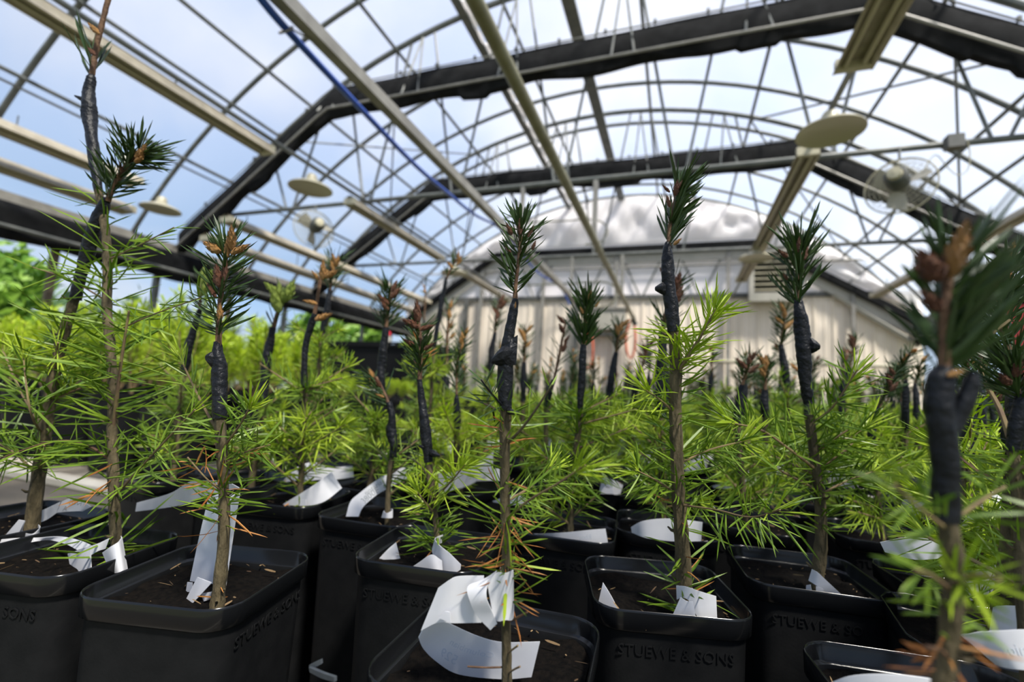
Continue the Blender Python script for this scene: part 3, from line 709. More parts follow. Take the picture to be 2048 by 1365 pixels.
# S1 centre front
sapling('tall grafted sapling in the front centre pot, big folded tape flap on its stem', .200,
    [(1014, 1378, 21), (1013, 1300, 20), (1012, 1200, 18), (1012, 1100, 19), (1010, 980, 20), (1010, 880, 22), (1012, 820, 24)],
    [(1012, 822, 25), (1010, 790, 29), (1011, 740, 28), (1014, 700, 27), (1020, 660, 23), (1027, 620, 19), (1031, 598, 12)],
    [(1031, 605, 11), (1031, 575, 8), (1036, 530, 8), (1041, 480, 8), (1042, 440, 7)],
    tuft=[dict(n=92, L=60, w=5, ang=(35, 72), t0=.15, t1=1.0), dict(n=20, L=40, w=5.5, ang=(10, 45), t0=.9, t1=1.0)],
    buds=[(1040, 470, 30, 0, -1, 'bud_red'), (1024, 470, 24, -.5, -1, 'bud_red'), (1056, 475, 24, .5, -1, 'bud_red'), (1022, 505, 16, -.6, -.6, 'bud_red'), (1064, 500, 18, .4, -1, 'bud_red'), (1030, 617, 12, .1, -1, 'bud_orange')],
    branches=[dict(p=[(1012, 890, 0), (1050, 850, -.006), (1105, 770, -.012)], w=7, n=8, L=60, bm='bark', m='needle_green'),
              dict(p=[(1010, 1040, 0), (1060, 1000, -.01), (1120, 965, -.018), (1170, 930, -.024)], w=6, n=34, L=75, m='needle_green', tip=26),
              dict(p=[(1010, 1005, 0), (1060, 975, .015), (1110, 930, .03)], w=6, n=30, L=70, m='needle_green', tip=14),
              dict(p=[(1012, 1245, 0), (1030, 1238, -.004), (1055, 1225, -.006)], w=7, n=0, L=10, bm='bark_red'),
              dict(p=[(1012, 1335, 0), (970, 1336, -.004), (935, 1334, -.006)], w=3, n=0, L=10, bm='bark_red'),
              dict(p=[(1012, 1310, 0), (1025, 1300, -.004), (1036, 1292, -.006)], w=5, n=0, L=10), dict(p=[(1012, 1350, 0), (1028, 1340, -.004), (1040, 1334, -.006)], w=5, n=0, L=10),
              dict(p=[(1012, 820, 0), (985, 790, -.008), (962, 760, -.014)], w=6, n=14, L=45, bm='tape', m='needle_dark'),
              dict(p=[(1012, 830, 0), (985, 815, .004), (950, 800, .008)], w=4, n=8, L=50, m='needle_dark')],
    foliage=[(.42, .64, 50, 95, 'needle_green'), (.62, 1.0, 60, 95, 'needle_green'), (.43, .66, 46, 80, 'needle_dry', (80, 150), 3.2), (.7, .95, 10, 80, 'needle_dry', (60, 120), 3.2), (.44, .66, 9, 110, 'needle_bright', (70, 130), 8)],
    flags=[(1034, 700, 984, 722, 30), (1012, 822, 1040, 828, 6)], pot=(-.013, .018, 3), seed=3, spurs=10)
# S2
sapling('thick-stemmed sapling right of centre with side shoot and pointed tape flag', .323,
    [(1370, 1205, 31), (1366, 1130, 31), (1358, 1000, 27), (1353, 900, 25), (1350, 800, 25), (1352, 720, 24), (1347, 655, 22)],
    [(1347, 665, 25), (1343, 620, 26), (1338, 570, 25), (1335, 530, 24), (1334, 500, 19), (1337, 485, 12)],
    [(1337, 492, 10), (1340, 450, 8), (1348, 410, 8), (1360, 368, 7)],
    tuft=[dict(n=105, L=62, w=5, ang=(30, 62), bias=(1, -.1), bk=.75), dict(n=14, L=55, w=5, ang=(15, 35), bias=(-1, 0), bk=.5), dict(n=16, L=34, w=5, ang=(10, 40), t0=.92)],
    buds=[(1340, 415, 24, -.3, -1, 'bud_red'), (1350, 392, 28, .1, -1, 'bud_red'), (1340, 385, 20, -.8, -.7, 'bud_red'), (1356, 378, 18, .5, -1, 'bud_red'), (1347, 490, 18, .7, -.6, 'bud_orange')],
    branches=[dict(p=[(1352, 750, 0), (1385, 700, -.006), (1434, 617, -.012)], w=10, n=75, L=68, m='needle_bright', ang=(35, 75), tip=22),
              dict(p=[(1352, 830, 0), (1320, 800, -.006), (1290, 780, -.014)], w=5, n=22, L=70, m='needle_bright', tip=14),
              dict(p=[(1354, 930, 0), (1420, 900, .01), (1500, 880, .02)], w=5, n=44, L=70, m='needle_green', tip=20),
              dict(p=[(1356, 990, 0), (1310, 960, -.01), (1270, 940, -.02)], w=5, n=34, L=62, m='needle_green', tip=12),
              dict(p=[(1356, 1010, 0), (1430, 1020, -.02), (1500, 1035, -.04), (1560, 1020, -.06)], w=5, n=60, L=75, m='needle_green', tip=12)],
    foliage=[(.05, .45, 46, 80, 'needle_green'), (.45, .8, 95, 80, 'needle_green'), (.78, 1.0, 60, 76, 'needle_bright'), (.12, .5, 10, 60, 'needle_dry', (60, 130), 3)],
    flags=[(1338, 577, 1310, 578, 16)], pot=(-.016, .012, 15), seed=7, spurs=8, ci=1)
# S3
sapling('wide-needled sapling before the louvred vent with tape flag on its right', .404,
    [(1634, 1165, 24), (1642, 1090, 23), (1640, 1000, 20), (1630, 920, 18), (1618, 830, 19)],
    [(1618, 808, 19), (1612, 770, 25), (1608, 720, 26), (1605, 670, 27), (1600, 630, 25), (1596, 600, 13)],
    [(1597, 612, 11), (1597, 560, 9), (1600, 520, 8), (1600, 490, 7)],
    tuft=[dict(n=105, L=74, w=5, ang=(22, 58)), dict(n=26, L=44, w=5, ang=(12, 50), t0=.85)],
    buds=[(1596, 505, 28, 0, -1, 'bud_red'), (1575, 515, 22, -.8, -.7, 'bud_red'), (1608, 520, 30, .3, -1, 'bud_red'), (1575, 560, 16, -.6, -.6, 'bud_red')],
    branches=[dict(p=[(1620, 850, 0), (1665, 815, -.006), (1715, 740, -.014)], w=6, n=48, L=66, m='needle_green', tip=14),
              dict(p=[(1632, 940, 0), (1580, 900, -.02), (1520, 860, -.04), (1450, 845, -.05)], w=6, n=55, L=85, m='needle_green', tip=22, bm='twig'),
              dict(p=[(1640, 990, 0), (1700, 960, .01), (1760, 940, .02)], w=5, n=50, L=70, m='needle_green', tip=16),
              dict(p=[(1634, 900, 0), (1690, 880, .01), (1740, 850, .02)], w=5, n=44, L=66, m='needle_green', tip=12)],
    foliage=[(.45, 1.0, 110, 74, 'needle_green')], flags=[(1612, 690, 1640, 694, 20)], pot=(-.007, .012, 6), seed=12, spurs=6, extra=5, ci=2)
# S4
sapling('dark bare-tipped sapling with purple buds left of centre', .325,
    [(875, 1105, 12), (873, 1060, 12), (866, 1000, 13), (858, 930, 15)],
    [(857, 925, 18), (853, 880, 20), (847, 830, 20), (842, 790, 14), (839, 760, 12)],
    [(839, 768, 10), (841, 720, 9), (840, 680, 9), (834, 620, 8)],
    tuft=[dict(n=84, L=44, w=4.2, ang=(45, 72), t0=.02, t1=.85), dict(n=8, L=40, w=3, ang=(50, 80), t0=.2, t1=.6, m='needle_dry')],
    buds=[(836, 645, 42, -.05, -1, 'bud_red', 1.2), (838, 655, 34, -.9, -.45, 'bud_red', 1.1), (838, 660, 30, .95, -.3, 'bud_red', 1.1), (848, 700, 26, .8, -.5, 'bud_red'), (828, 690, 22, -.8, -.4, 'bud_red')],
    branches=[dict(p=[(870, 1030, 0), (850, 1005, -.01), (835, 985, -.016)], w=5, n=30, L=60, m='needle_bright', tip=10), dict(p=[(868, 1000, 0), (905, 960, -.008), (930, 930, -.012)], w=5, n=46, L=56, m='needle_bright', tip=12), dict(p=[(864, 970, 0), (840, 930, .006), (815, 915, .01)], w=4, n=22, L=40, m='needle_green')],
    foliage=[(.2, .75, 70, 68, 'needle_green'), (.1, .4, 12, 50, 'needle_dry', (80, 140), 3)], flags=[(857, 905, 880, 912, 8), (855, 898, 838, 892, 6)], pot=(-.006, .004, 8), seed=21, spurs=3)
# S5
sapling('bushy-topped sapling with orange buds in the front left pot', .209,
    [(436, 1195, 26), (441, 1150, 24), (447, 1080, 22), (448, 1000, 20), (444, 920, 20), (440, 835, 22)],
    [(440, 838, 26), (440, 790, 27), (438, 740, 28), (436, 710, 25), (436, 684, 14)],
    [(437, 694, 12), (438, 640, 10), (443, 580, 10), (450, 530, 9), (456, 480, 8)],
    tuft=[dict(n=105, L=66, w=4.6, ang=(42, 76), t0=.08, t1=.75), dict(n=50, L=60, w=4.5, ang=(20, 60), t0=.75)],
    buds=[(464, 500, 44, .15, -1, 'bud_orange', 1.1), (440, 505, 38, -1, -.6, 'bud_orange', 1.1), (462, 508, 40, 1, -.5, 'bud_orange', 1.1), (455, 515, 32, 0, -1, 'bud_orange'), (440, 575, 42, -.15, -1, 'bud_red', 1.1), (448, 565, 38, .2, -1, 'bud_red', 1.1), (432, 595, 30, -.6, -1, 'bud_red'), (440, 640, 30, 0, -1, 'bud_orange')],
    branches=[dict(p=[(444, 900, 0), (480, 850, -.006), (505, 805, -.01)], w=6, n=28, L=62, m='needle_green', tip=16), dict(p=[(444, 880, 0), (400, 800, .008), (355, 705, .014)], w=6, n=30, L=62, m='needle_green', tip=16),
              dict(p=[(447, 985, 0), (415, 960, -.01), (375, 915, -.016)], w=4, n=14, L=60, m='needle_dry'), dict(p=[(444, 930, 0), (490, 905, .005), (540, 890, .01)], w=4, n=22, L=66, m='needle_green')],
    foliage=[(.55, 1.0, 85, 84, 'needle_green'), (.5, .95, 14, 90, 'needle_dry', (70, 140), 3), (.0, .3, 5, 25, 'needle_dry', (60, 110), 3)], flags=[(438, 722, 412, 715, 22)], pot=(-.024, .012, 14), seed=31, spurs=8, faces=(1,))
# S6
sapling('tallest sapling at left, bare tip leaving the top of the picture', .225,
    [(234, 1110, 19), (229, 1020, 19), (226, 940, 19), (225, 860, 18), (227, 780, 18), (221, 700, 17), (214, 620, 17), (215, 540, 16), (212, 470, 15), (200, 400, 14), (196, 375, 14)],
    [(197, 382, 16), (192, 340, 18), (185, 290, 20), (180, 240, 24), (178, 215, 28), (178, 185, 22), (182, 160, 16), (183, 150, 10)],
    [(183, 155, 11), (188, 120, 10), (196, 80, 10), (206, 40, 9), (216, 0, 9), (224, -40, 8)],
    tuft=[dict(n=16, L=92, w=5, ang=(22, 45), bias=(-1, 0), bk=.9, t0=0, t1=.3)],
    buds=[(198, 68, 30, -.8, -.8, 'bud_orange'), (190, 110, 20, -.8, -.8, 'bud_red')],
    branches=[dict(p=[(226, 860, 0), (240, 740, -.008), (258, 622, -.014)], w=8, n=36, L=90, m='needle_green', bm='twig', ang=(60, 100)),
              dict(p=[(222, 668, 0), (300, 632, -.01), (400, 596, -.02)], w=4, n=40, L=52, m='needle_green', ang=(50, 100)),
              dict(p=[(210, 600, 0), (140, 560, -.01), (66, 535, -.018)], w=4, n=22, L=52, m='needle_green', ang=(50, 110)),
              dict(p=[(216, 520, 0), (280, 490, -.006), (348, 455, -.01)], w=4, n=26, L=46, m='needle_green', ang=(40, 90)),
              dict(p=[(228, 925, 0), (170, 890, -.01), (100, 885, -.02), (-20, 925, -.03)], w=6, n=36, L=66, bm='bark_red', m='needle_green'),
              dict(p=[(232, 990, 0), (300, 915, -.01), (390, 820, -.02)], w=6, n=46, L=85, m='needle_green', tip=4)],
    foliage=[(.42, .78, 95, 105, 'needle_green', (60, 105), 4.5), (.08, .42, 80, 105, 'needle_green', (55, 110), 5), (.1, .3, 5, 110, 'needle_dry', (60, 120), 4), (.78, .95, 14, 80, 'needle_green')],
    flags=[(178, 205, 150, 192, 6)], pot=(-.022, -.014, 12), seed=41, spurs=6, ci=2)
# S11 behind S6
sapling('leaning sapling at far left with a dense tuft beside the tall bare one', .224,
    [(62, 1080, 25), (72, 990, 24), (88, 880, 22), (103, 780, 21), (122, 690, 20), (142, 620, 18), (152, 590, 15)],
    [(151, 600, 20), (162, 550, 22), (176, 500, 24), (192, 450, 24), (208, 410, 20), (216, 398, 12)],
    [(215, 402, 11), (232, 365, 10), (258, 325, 9), (282, 300, 8)],
    tuft=[dict(n=120, L=66, w=4.5, ang=(35, 70), t0=.05), dict(n=20, L=40, w=4.5, ang=(10, 45), t0=.9)],
    buds=[(272, 318, 34, .8, -1, 'bud_orange', 1.1), (270, 325, 24, .9, -.4, 'bud_orange'), (243, 345, 22, -.2, -1, 'bud_red')],
    branches=[dict(p=[(88, 860, 0), (40, 780, .01), (5, 700, .02)], w=6, n=44, L=70, m='needle_green', tip=12), dict(p=[(95, 820, 0), (150, 770, .01), (200, 740, .02)], w=4, n=40, L=62, m='needle_green'),
              dict(p=[(85, 870, 0), (60, 820, -.02), (45, 700, -.02)], w=5, n=40, L=66, m='needle_green', tip=10), dict(p=[(75, 950, 0), (20, 900, .0), (-40, 870, .0)], w=5, n=40, L=70, m='needle_green', tip=10)],
    foliage=[(.35, .85, 110, 82, 'needle_green')], pot=(-.036, .006, 4), seed=51, spurs=8, extra=4)
# S7
sapling('dark dense-topped sapling in front of the control box', .430,
    [(1140, 1068, 14), (1143, 1000, 13), (1150, 920, 13), (1158, 850, 13), (1160, 820, 13)],
    [(1160, 818, 14), (1162, 780, 15), (1165, 730, 15), (1167, 690, 11)],
    [(1167, 694, 9), (1170, 650, 8), (1175, 600, 7)],
    tuft=[dict(n=130, L=56, w=4, ang=(25, 55)), dict(n=26, L=32, w=4, ang=(8, 40), t0=.9)],
    buds=[(1178, 600, 18, .2, -1, 'bud_orange'), (1166, 628, 14, -.4, -1, 'bud_orange'), (1190, 615, 14, .6, -.8, 'bud_orange')],
    foliage=[(.35, 1, 130, 66, 'needle_green')], pot=(-.006, .012, 4), seed=61, extra=14, ci=1, exL=(.025, .055))
# S9
sapling('short sapling with knobbly tape and a curved white tag behind it', .391,
    [(775, 1038, 11), (776, 990, 10), (780, 945, 11), (786, 910, 12)], [(786, 915, 17), (788, 890, 18), (782, 862, 21), (784, 835, 15), (778, 805, 12)],
    [(778, 812, 7), (768, 785, 6), (752, 755, 6)], tuft=dict(n=50, L=46, w=3.6, ang=(35, 75), bias=(-1, 0), bk=.2), buds=[(768, 795, 16, -.9, -.4, 'bud_orange'), (762, 775, 22, -.5, -.9, 'bud_red')],
    foliage=[(.5, 1, 14, 40, 'needle_green')], branches=[dict(p=[(780, 950, 0), (800, 935, -.004), (812, 925, -.006)], w=4, n=4, L=30)], pot=(-.01, .006, 4), seed=71, spurs=3, extra=3)
# S10
sapling('sapling with bare orange tip at left of the black bin', .388,
    [(600, 1010, 11), (603, 940, 12), (606, 870, 11), (610, 800, 10), (610, 765, 9)], [(610, 775, 12), (608, 740, 13), (612, 690, 13), (622, 650, 14), (630, 628, 10)],
    [(628, 634, 8), (636, 590, 7), (643, 540, 6)], buds=[(645, 560, 36, .1, -1, 'bud_orange', 1.1), (650, 555, 28, 1, -.5, 'bud_orange', 1.1), (638, 560, 22, -.7, -.9, 'bud_orange'), (634, 608, 26, -1, -.25, 'bud_orange'), (630, 640, 32, 1, -.4, 'bud_orange')],
    foliage=[(.1, .6, 40, 55, 'needle_bright'), (.5, 1, 40, 50, 'needle_green'), (.02, .25, 8, 34, 'needle_dry', (90, 150), 3)],
    branches=[dict(p=[(604, 900, 0), (640, 880, -.01), (690, 850, -.02)], w=4, n=34, L=48, m='needle_bright', tip=14), dict(p=[(604, 920, 0), (570, 900, -.01), (545, 870, -.02)], w=4, n=24, L=48, m='needle_bright', tip=14)], pot=(-.02, .012, 10), seed=81, extra=13, exL=(.025, .055))
# S8 near right, out of focus
sapling('large blurred sapling nearest the lens at right', .135,
    [(1885, 1420, 36), (1893, 1340, 36), (1900, 1250, 36), (1908, 1160, 37), (1900, 1090, 36), (1893, 1030, 36)],
    [(1893, 1045, 40), (1890, 960, 46), (1885, 880, 50), (1880, 820, 54), (1884, 760, 48), (1890, 735, 30)],
    [(1890, 745, 22), (1888, 680, 18), (1892, 600, 18), (1900, 520, 14)],
    tuft=[dict(n=125, L=150, w=10, ang=(25, 62), bias=(1, 0), bk=.6, sweep=(.35, -.35)), dict(n=22, L=120, w=10, ang=(20, 50), bias=(-1, 0), bk=.6), dict(n=16, L=80, w=9, ang=(10, 40), t0=.9)],
    buds=[(1898, 555, 100, .12, -1, 'bud_orange', 1.15), (1882, 560, 74, -.8, -.9, 'bud_red', 1.5), (1880, 622, 58, -.9, -.8, 'bud_red', 1.5), (1895, 752, 36, 1, -.3, 'bud_orange')],
    branches=[dict(p=[(1905, 1170, 0), (1950, 1150, -.008), (2000, 1160, -.015)], w=10, n=22, L=92, w2=8, m='needle_bright', ang=(10, 60), t0=.0, t1=.4),
              dict(p=[(1900, 1180, 0), (1860, 1150, -.01), (1830, 1140, -.016)], w=10, n=16, L=92, w2=8, m='needle_green', ang=(20, 80)),
              dict(p=[(1895, 1060, 0), (1830, 1010, -.01), (1790, 970, -.015)], w=9, n=22, L=74, w2=7, m='needle_green', tip=12), dict(p=[(1895, 1045, 0), (1950, 1010, .01), (2010, 975, .02)], w=11, n=22, L=95, w2=7, m='needle_green', bm='twig'),
              dict(p=[(1900, 1320, 0), (1880, 1300, -.004), (1850, 1295, -.006)], w=8, n=0, L=10, bm='bark_red'), dict(p=[(1890, 1010, 0), (1840, 970, .008), (1800, 940, .014)], w=14, n=4, L=70, bm='tape', m='needle_dark')],
    foliage=[(.1, .5, 22, 90, 'needle_dry', (80, 150), 6), (.45, .62, 16, 95, 'needle_green', (50, 110), 8)],
    tape2=[(1905, 860, 30), (1925, 815, 32), (1940, 775, 28), (1948, 745, 16)], pot=(.0, -.005, 5), seed=91, spurs=5, barkm='bark')
# far right, beyond S8
sapling('dark forked sapling with red buds behind the blurred one at right', .255,
    [(2045, 1200, 22), (2040, 1050, 21), (2032, 950, 20), (2025, 900, 20)], [(2026, 905, 26), (2035, 840, 28), (2046, 790, 22)],
    [(2040, 800, 10), (2030, 760, 9), (2025, 715, 8)], tuft=[dict(n=90, L=80, w=5, ang=(30, 70), bias=(-1, 0), bk=.2)], buds=[(2030, 755, 42, 0, -1, 'bud_red', 1.1), (2020, 770, 34, -.8, -.7, 'bud_red', 1.1)],
    foliage=[(.2, 1, 60, 80, 'needle_green')], branches=[dict(p=[(2026, 900, 0), (2000, 820, .01), (1960, 740, .02), (1975, 680, .02), (2020, 640, .02)], w=10, n=50, L=60, m='needle_dark')], pot=(-.022, .0, 8), seed=101, extra=5)
# mid-ground individually placed saplings: label, Y, tape bottom, tape top, tip, width, needles, L, buds
MID = [
 ('dark pine-topped sapling left of the purple-budded one', .50, (760, 830), (772, 655), (782, 580), 17, 130, 42, 'bud_red', 0),
 ('sapling with lime bursting buds left of the black bin', .42, (527, 795), (546, 655), (566, 590), 17, 16, 34, 'bud_green', 1),
 ('thin sapling just behind the bare orange tip', .52, (645, 660), (660, 580), (670, 520), 11, 46, 40, 'bud_orange', 0),
 ('sapling with lime buds half hidden behind the front left one', .40, (368, 740), (400, 620), (402, 560), 14, 30, 30, 'bud_green', 1),
 ('slim sapling with orange-budded tip left of the centre one', .75, (892, 800), (893, 735), (900, 610), 12, 60, 32, 'bud_orange', 0),
 ('tall thin sapling in front of the small distant lamp', .62, (868, 690), (893, 555), (916, 515), 9, 22, 24, 'bud_orange', 0),
 ('slender sapling with curved tape left of the centre one', .80, (982, 745), (990, 665), (997, 605), 11, 40, 26, 'bud_red', 0),
 ('short sapling just right of the centre one with orange buds', .82, (1046, 800), (1048, 725), (1052, 660), 12, 44, 26, 'bud_orange', 0),
 ('sapling with sparse dry needles leaning right of centre', .60, (1092, 810), (1108, 760), (1132, 640), 12, 22, 36, 'bud_red', 0),
 ('sapling with two orange buds between control box and thick stem', .72, (1217, 790), (1232, 705), (1240, 650), 13, 56, 32, 'bud_orange', 0),
 ('small dark sapling leaning right, left of the thick stem', .85, (1266, 800), (1280, 745), (1298, 690), 11, 44, 28, 'bud_red', 0),
 ('taped sapling hidden close behind the thick stem', .45, (1322, 830), (1325, 660), (1350, 560), 20, 60, 48, 'bud_red', 0),
 ('sapling with brown buds right of the side shoot', .55, (1474, 845), (1484, 770), (1500, 718), 15, 50, 36, 'bud_red', 0),
 ('sapling with many orange buds left of the wide-needled one', .62, (1532, 830), (1530, 780), (1532, 722), 15, 60, 30, 'bud_orange', 0),
 ('fluffy-topped dark sapling directly left of the wide-needled one', .72, (1574, 770), (1562, 690), (1570, 622), 13, 90, 34, 'bud_orange', 0),
 ('leaning dark sapling right of the wide-needled one', .58, (1742, 885), (1755, 815), (1790, 745), 13, 70, 36, 'bud_red', 0),
 ('blurred small sapling at far right beside the big one', .60, (2000, 905), (2006, 830), (1985, 780), 14, 40, 36, 'bud_red', 0),
 ('small sapling left of the front purple-budded pot', .62, (730, 850), (740, 800), (748, 750), 11, 40, 34, 'bud_orange', 0),
 ('thin grey-needled sapling beyond the side shoot', 1.0, (1420, 790), (1424, 745), (1426, 690), 8, 30, 20, 'bud_orange', 0),
 ('upright sapling in front of the beige wall, right part', 1.05, (1690, 790), (1697, 735), (1712, 680), 11, 44, 22, 'bud_red', 0),
 ('small orange-tipped sapling just right of the bare orange stem', .95, (846, 680), (848, 640), (851, 572), 6, 6, 20, 'bud_orange', 0),
]
for i, (lab, Y, a, b, c, wd, nn_, L, bm, lime) in enumerate(MID):
    rg = random.Random(200 + i)
    for kf in [1] + [1 + sg * q * .02 for q in range(1, 22) for sg in (1, -1)]:        # nearest free pot place
        pb = at(a[0], a[1], Y * kf)
        if all((pb.x - u) ** 2 + (pb.y - v) ** 2 > .094 ** 2 for u, v in HERO): break
    Y *= kf; wd = wd / kf if False else wd
    q = lambda k: (a[0] + (c[0] - a[0]) * k, a[1] + (c[1] - a[1]) * k)
    mid = ((a[0] + b[0]) / 2 + wd * .25 * rg.uniform(-1, 1), (a[1] + b[1]) / 2)
    zb = proj(at(a[0], a[1], Y) * 1.0)
    pb = at(a[0], a[1], Y); soilp = proj((pb.x + rg.uniform(-.01, .01), Y, RIM - .02)); 
    bd = []
    for k in range(4 if wd > 8 else 2):
        t = rg.uniform(-.9, .9); bd.append((c[0] + (b[0] - c[0]) * .12 * k + t * 3, c[1] + (b[1] - c[1]) * (.06 + .16 * k), wd * rg.uniform(1.3, 2.0) * (1.5 if lime else 1), t, -.8, bm, 1.2))
    sapling(lab, Y, [(soilp[0], soilp[1], wd * .8), ((soilp[0] * .5 + a[0] * .5), (soilp[1] + a[1]) / 2, wd * .8), (a[0], a[1], wd * .8)],
        [(a[0], a[1] + 4, wd), (mid[0], mid[1], wd * 1.15), (b[0], b[1], wd * .7)], [(b[0], b[1] + 3, wd * .5), ((b[0] + c[0]) / 2 + rg.uniform(-2, 2), (b[1] + c[1]) / 2, wd * .45), (c[0], c[1], wd * .35)],
        tuft=dict(n=nn_, L=L, w=max(2.2, 3.6 * .5 / Y ** .5), ang=(28, 65)), buds=bd, foliage=[(.3, 1, 60, 62 * .42 / Y, 'needle_green', (45, 100), 2.6)], pot=(0, 0, rg.uniform(-12, 12)), seed=300 + i, spurs=2, extra=13, exL=(.025, .055), ci=i,
        scion_mat='bark_red' if wd > 6 else 'bark_red')
mat('lit_rim', (0.035, 0.042, 0.05), 0.5, col2=(0.055, 0.062, 0.07), scale=200)  # grey stands in for light caught on a black pot rim
# ---------------------------------------------------------------- paper tags
TH = .00035
def ribbon(pairs, Y, n=None, m=None, nc=5):
    """pairs: (tx, ty, bx, by[, dYtop, dYbottom]); returns sampled rows"""
    L = [(p[0], p[1], p[2], p[3], p[4] if len(p) > 4 else 0, p[5] if len(p) > 5 else (p[4] if len(p) > 4 else 0)) for p in pairs]
    S = smooth_path(L, n or 6 * (len(L) - 1)); rows = []
    for q in S:
        a = at(q[0], q[1], Y + q[4]); b = at(q[2], q[3], Y + q[5]); rows.append([a.lerp(b, k / (nc - 1)) for k in range(nc)])
    return rows
def print_on(rows, text, size, u0, v0, parent, mt, du=1.0, flip=False, name='print'):
    """flat lettering laid on a ribbon; u along, v across (0..1)"""
    me = text_mesh(text, 1.0, 0.0, name); A = np.array([[tuple(p) for p in r] for r in rows]); nr, nc = A.shape[:2]
    cen = A[:, nc // 2]; seg = np.linalg.norm(np.diff(cen, axis=0), axis=1).sum(); wid = np.linalg.norm(A[nr // 2, 0] - A[nr // 2, -1])
    for v in me.vertices:
        x, y = v.co.x * (-1 if flip else 1), v.co.y
        u = min(.999, max(.001, u0 + du * x * size / seg)); vv = min(.99, max(.01, v0 - y * size / wid))
        i = u * (nr - 1); i0 = int(i); fu = i - i0; j = vv * (nc - 1); j0 = min(int(j), nc - 2); fv = j - j0
        P = (A[i0, j0] * (1 - fu) + A[min(i0 + 1, nr - 1), j0] * fu) * (1 - fv) + (A[i0, j0 + 1] * (1 - fu) + A[min(i0 + 1, nr - 1), j0 + 1] * fu) * fv
        N = np.cross(A[min(i0 + 1, nr - 1), j0] - A[i0, j0], A[i0, j0 + 1] - A[i0, j0]); N /= np.linalg.norm(N) + 1e-12
        c = np.array([0, 0, ZC]) - P
        if N @ c < 0: N = -N
        v.co = P + N * (TH * .5 + .00012)
    return link(name, me, mt, parent)
def paper_tag(label, Y, pieces, prints=()):
    t = thing('plant_tag', label, 'tag', (0, 0, 0), 0, 'white paper plant tags'); objs = []; R_ = []
    for p in pieces:
        rows = ribbon(p, Y); R_.append(rows); m = MB(); m.grid(rows, thick=TH); objs.append(m.build('paper_band', 'tag', t, 30))
    for (i, txt, size, u, v, mt, fl) in prints: print_on(R_[i], txt, size, u, v, objs[i], mt, flip=fl)
    return t
def cz(x, y, s=4.655, ox=760, oy=1130): return (ox + x / s, oy + y / s)
paper_tag('large looped white tag hooked on the front centre stem', .2, [
    [(1080, 1284, 1063, 1355, .012), (1004, 1285, 1003, 1359, .012), (953, 1272, 917, 1349, .008), (904, 1250, 872, 1323, .002), (880, 1239, 846, 1297, -.003), (846, 1258, 837, 1276, -.008)],
    [(877, 1176, 842, 1262, -.012), (900, 1160, 876, 1246, -.012), (920, 1153, 910, 1247, -.010), (968, 1152, 963, 1246, -.007)],
    [(969, 1160, 994, 1142, -.006, -.002), (936, 1174, 977, 1166, -.012, -.010), (940, 1203, 973, 1196, -.013), (955, 1233, 986, 1227, -.011), (981, 1261, 994, 1248, -.010)],
    [(974, 1164, 986, 1234, -.010), (993, 1146, 995, 1243, -.009), (1010, 1147, 1011, 1241, -.009), (1025, 1141, 1026, 1237, -.005), (1023, 1138, 1024, 1190, .004), (1000, 1136, 1000, 1180, .007)],
    [(880, 1233, 876, 1237, -.0135), (890, 1224, 886, 1240, -.0135), (900, 1225, 902, 1247, -.0135)]],
    [(0, 'Columbian', .0042, .40, .38, 'ink', False), (0, '529', .006, .52, .72, 'ink', False)])
paper_tag('notched white tag with a long curled tail around the tall left stem', .222, [
    [(136, 1108, 148, 1174, -.012), (160, 1100, 168, 1167, -.013), (181, 1093, 184, 1161, -.013)],
    [(181, 1093, 181, 1112, -.013), (200, 1086, 196, 1103, -.012), (219, 1077, 211, 1098, -.009)],
    [(182, 1136, 184, 1161, -.013), (205, 1131, 206, 1155, -.013), (228, 1132, 229, 1148, -.012)],
    [(205, 1106, 222, 1148, -.011), (220, 1095, 236, 1146, -.013), (236, 1085, 246, 1142, -.011), (244, 1075, 255, 1139, -.006)],
    [(243, 1075, 248, 1103, -.006), (240, 1072, 244, 1095, .006), (222, 1074, 222, 1095, .006)],
    [(185, 1092, 155, 1101, -.011), (158, 1081, 134, 1090, -.008), (123, 1074, 100, 1081, -.004), (76, 1076, 76, 1083, -.008), (30, 1077, 30, 1092, -.016), (-30, 1083, -30, 1108, -.024)]],
    [(5, 'A 103', .006, .72, .5, 'ink_dark', False)])
paper_tag('white tag rolled as a collar round the leaning left stem', .224, [
    [(38, 1040, 2, 1082, -.010), (50, 1042, 33, 1077, -.010)], [(50, 1043, 36, 1077, -.009), (45, 1062, 43, 1077, -.008), (55, 1068, 55, 1080, -.009), (68, 1067, 68, 1079, -.009), (80, 1055, 77, 1077, -.003), (74, 1048, 74, 1060, .004)],
    [(74, 1026, 74, 1048, .008), (98, 1015, 94, 1040, .010), (121, 1004, 113, 1027, .012)], [(123, 1004, 114, 1026, .012), (141, 997, 134, 1024, .014), (158, 1000, 156, 1023, .016), (183, 1014, 166, 1023, .018)]],
    [(3, 'NO1', .0052, .55, .32, 'ink_dark', True), (3, 'A', .0052, .25, .76, 'ink_dark', True)])
paper_tag('tall upright white tag folded behind the front left stem', .222, [
    [(380, 1163, 452, 1172, .002), (397, 1082, 461, 1110, .003), (410, 1026, 471, 1043, .006), (418, 990, 480, 987, .012)],
    [(274, 1006, 271, 1024, .05), (341, 987, 341, 1015, .045), (380, 964, 380, 1006, .036), (418, 962, 418, 990, .022), (453, 962, 480, 977, .014)],
    [(395, 1155, 368, 1208, -.010), (424, 1166, 386, 1207, -.011)], [(402, 1188, 408, 1204, -.008), (425, 1184, 412, 1202, -.009), (445, 1180, 440, 1192, -.004)], [(375, 1165, 372, 1185, -.003), (385, 1166, 384, 1184, -.003)]])
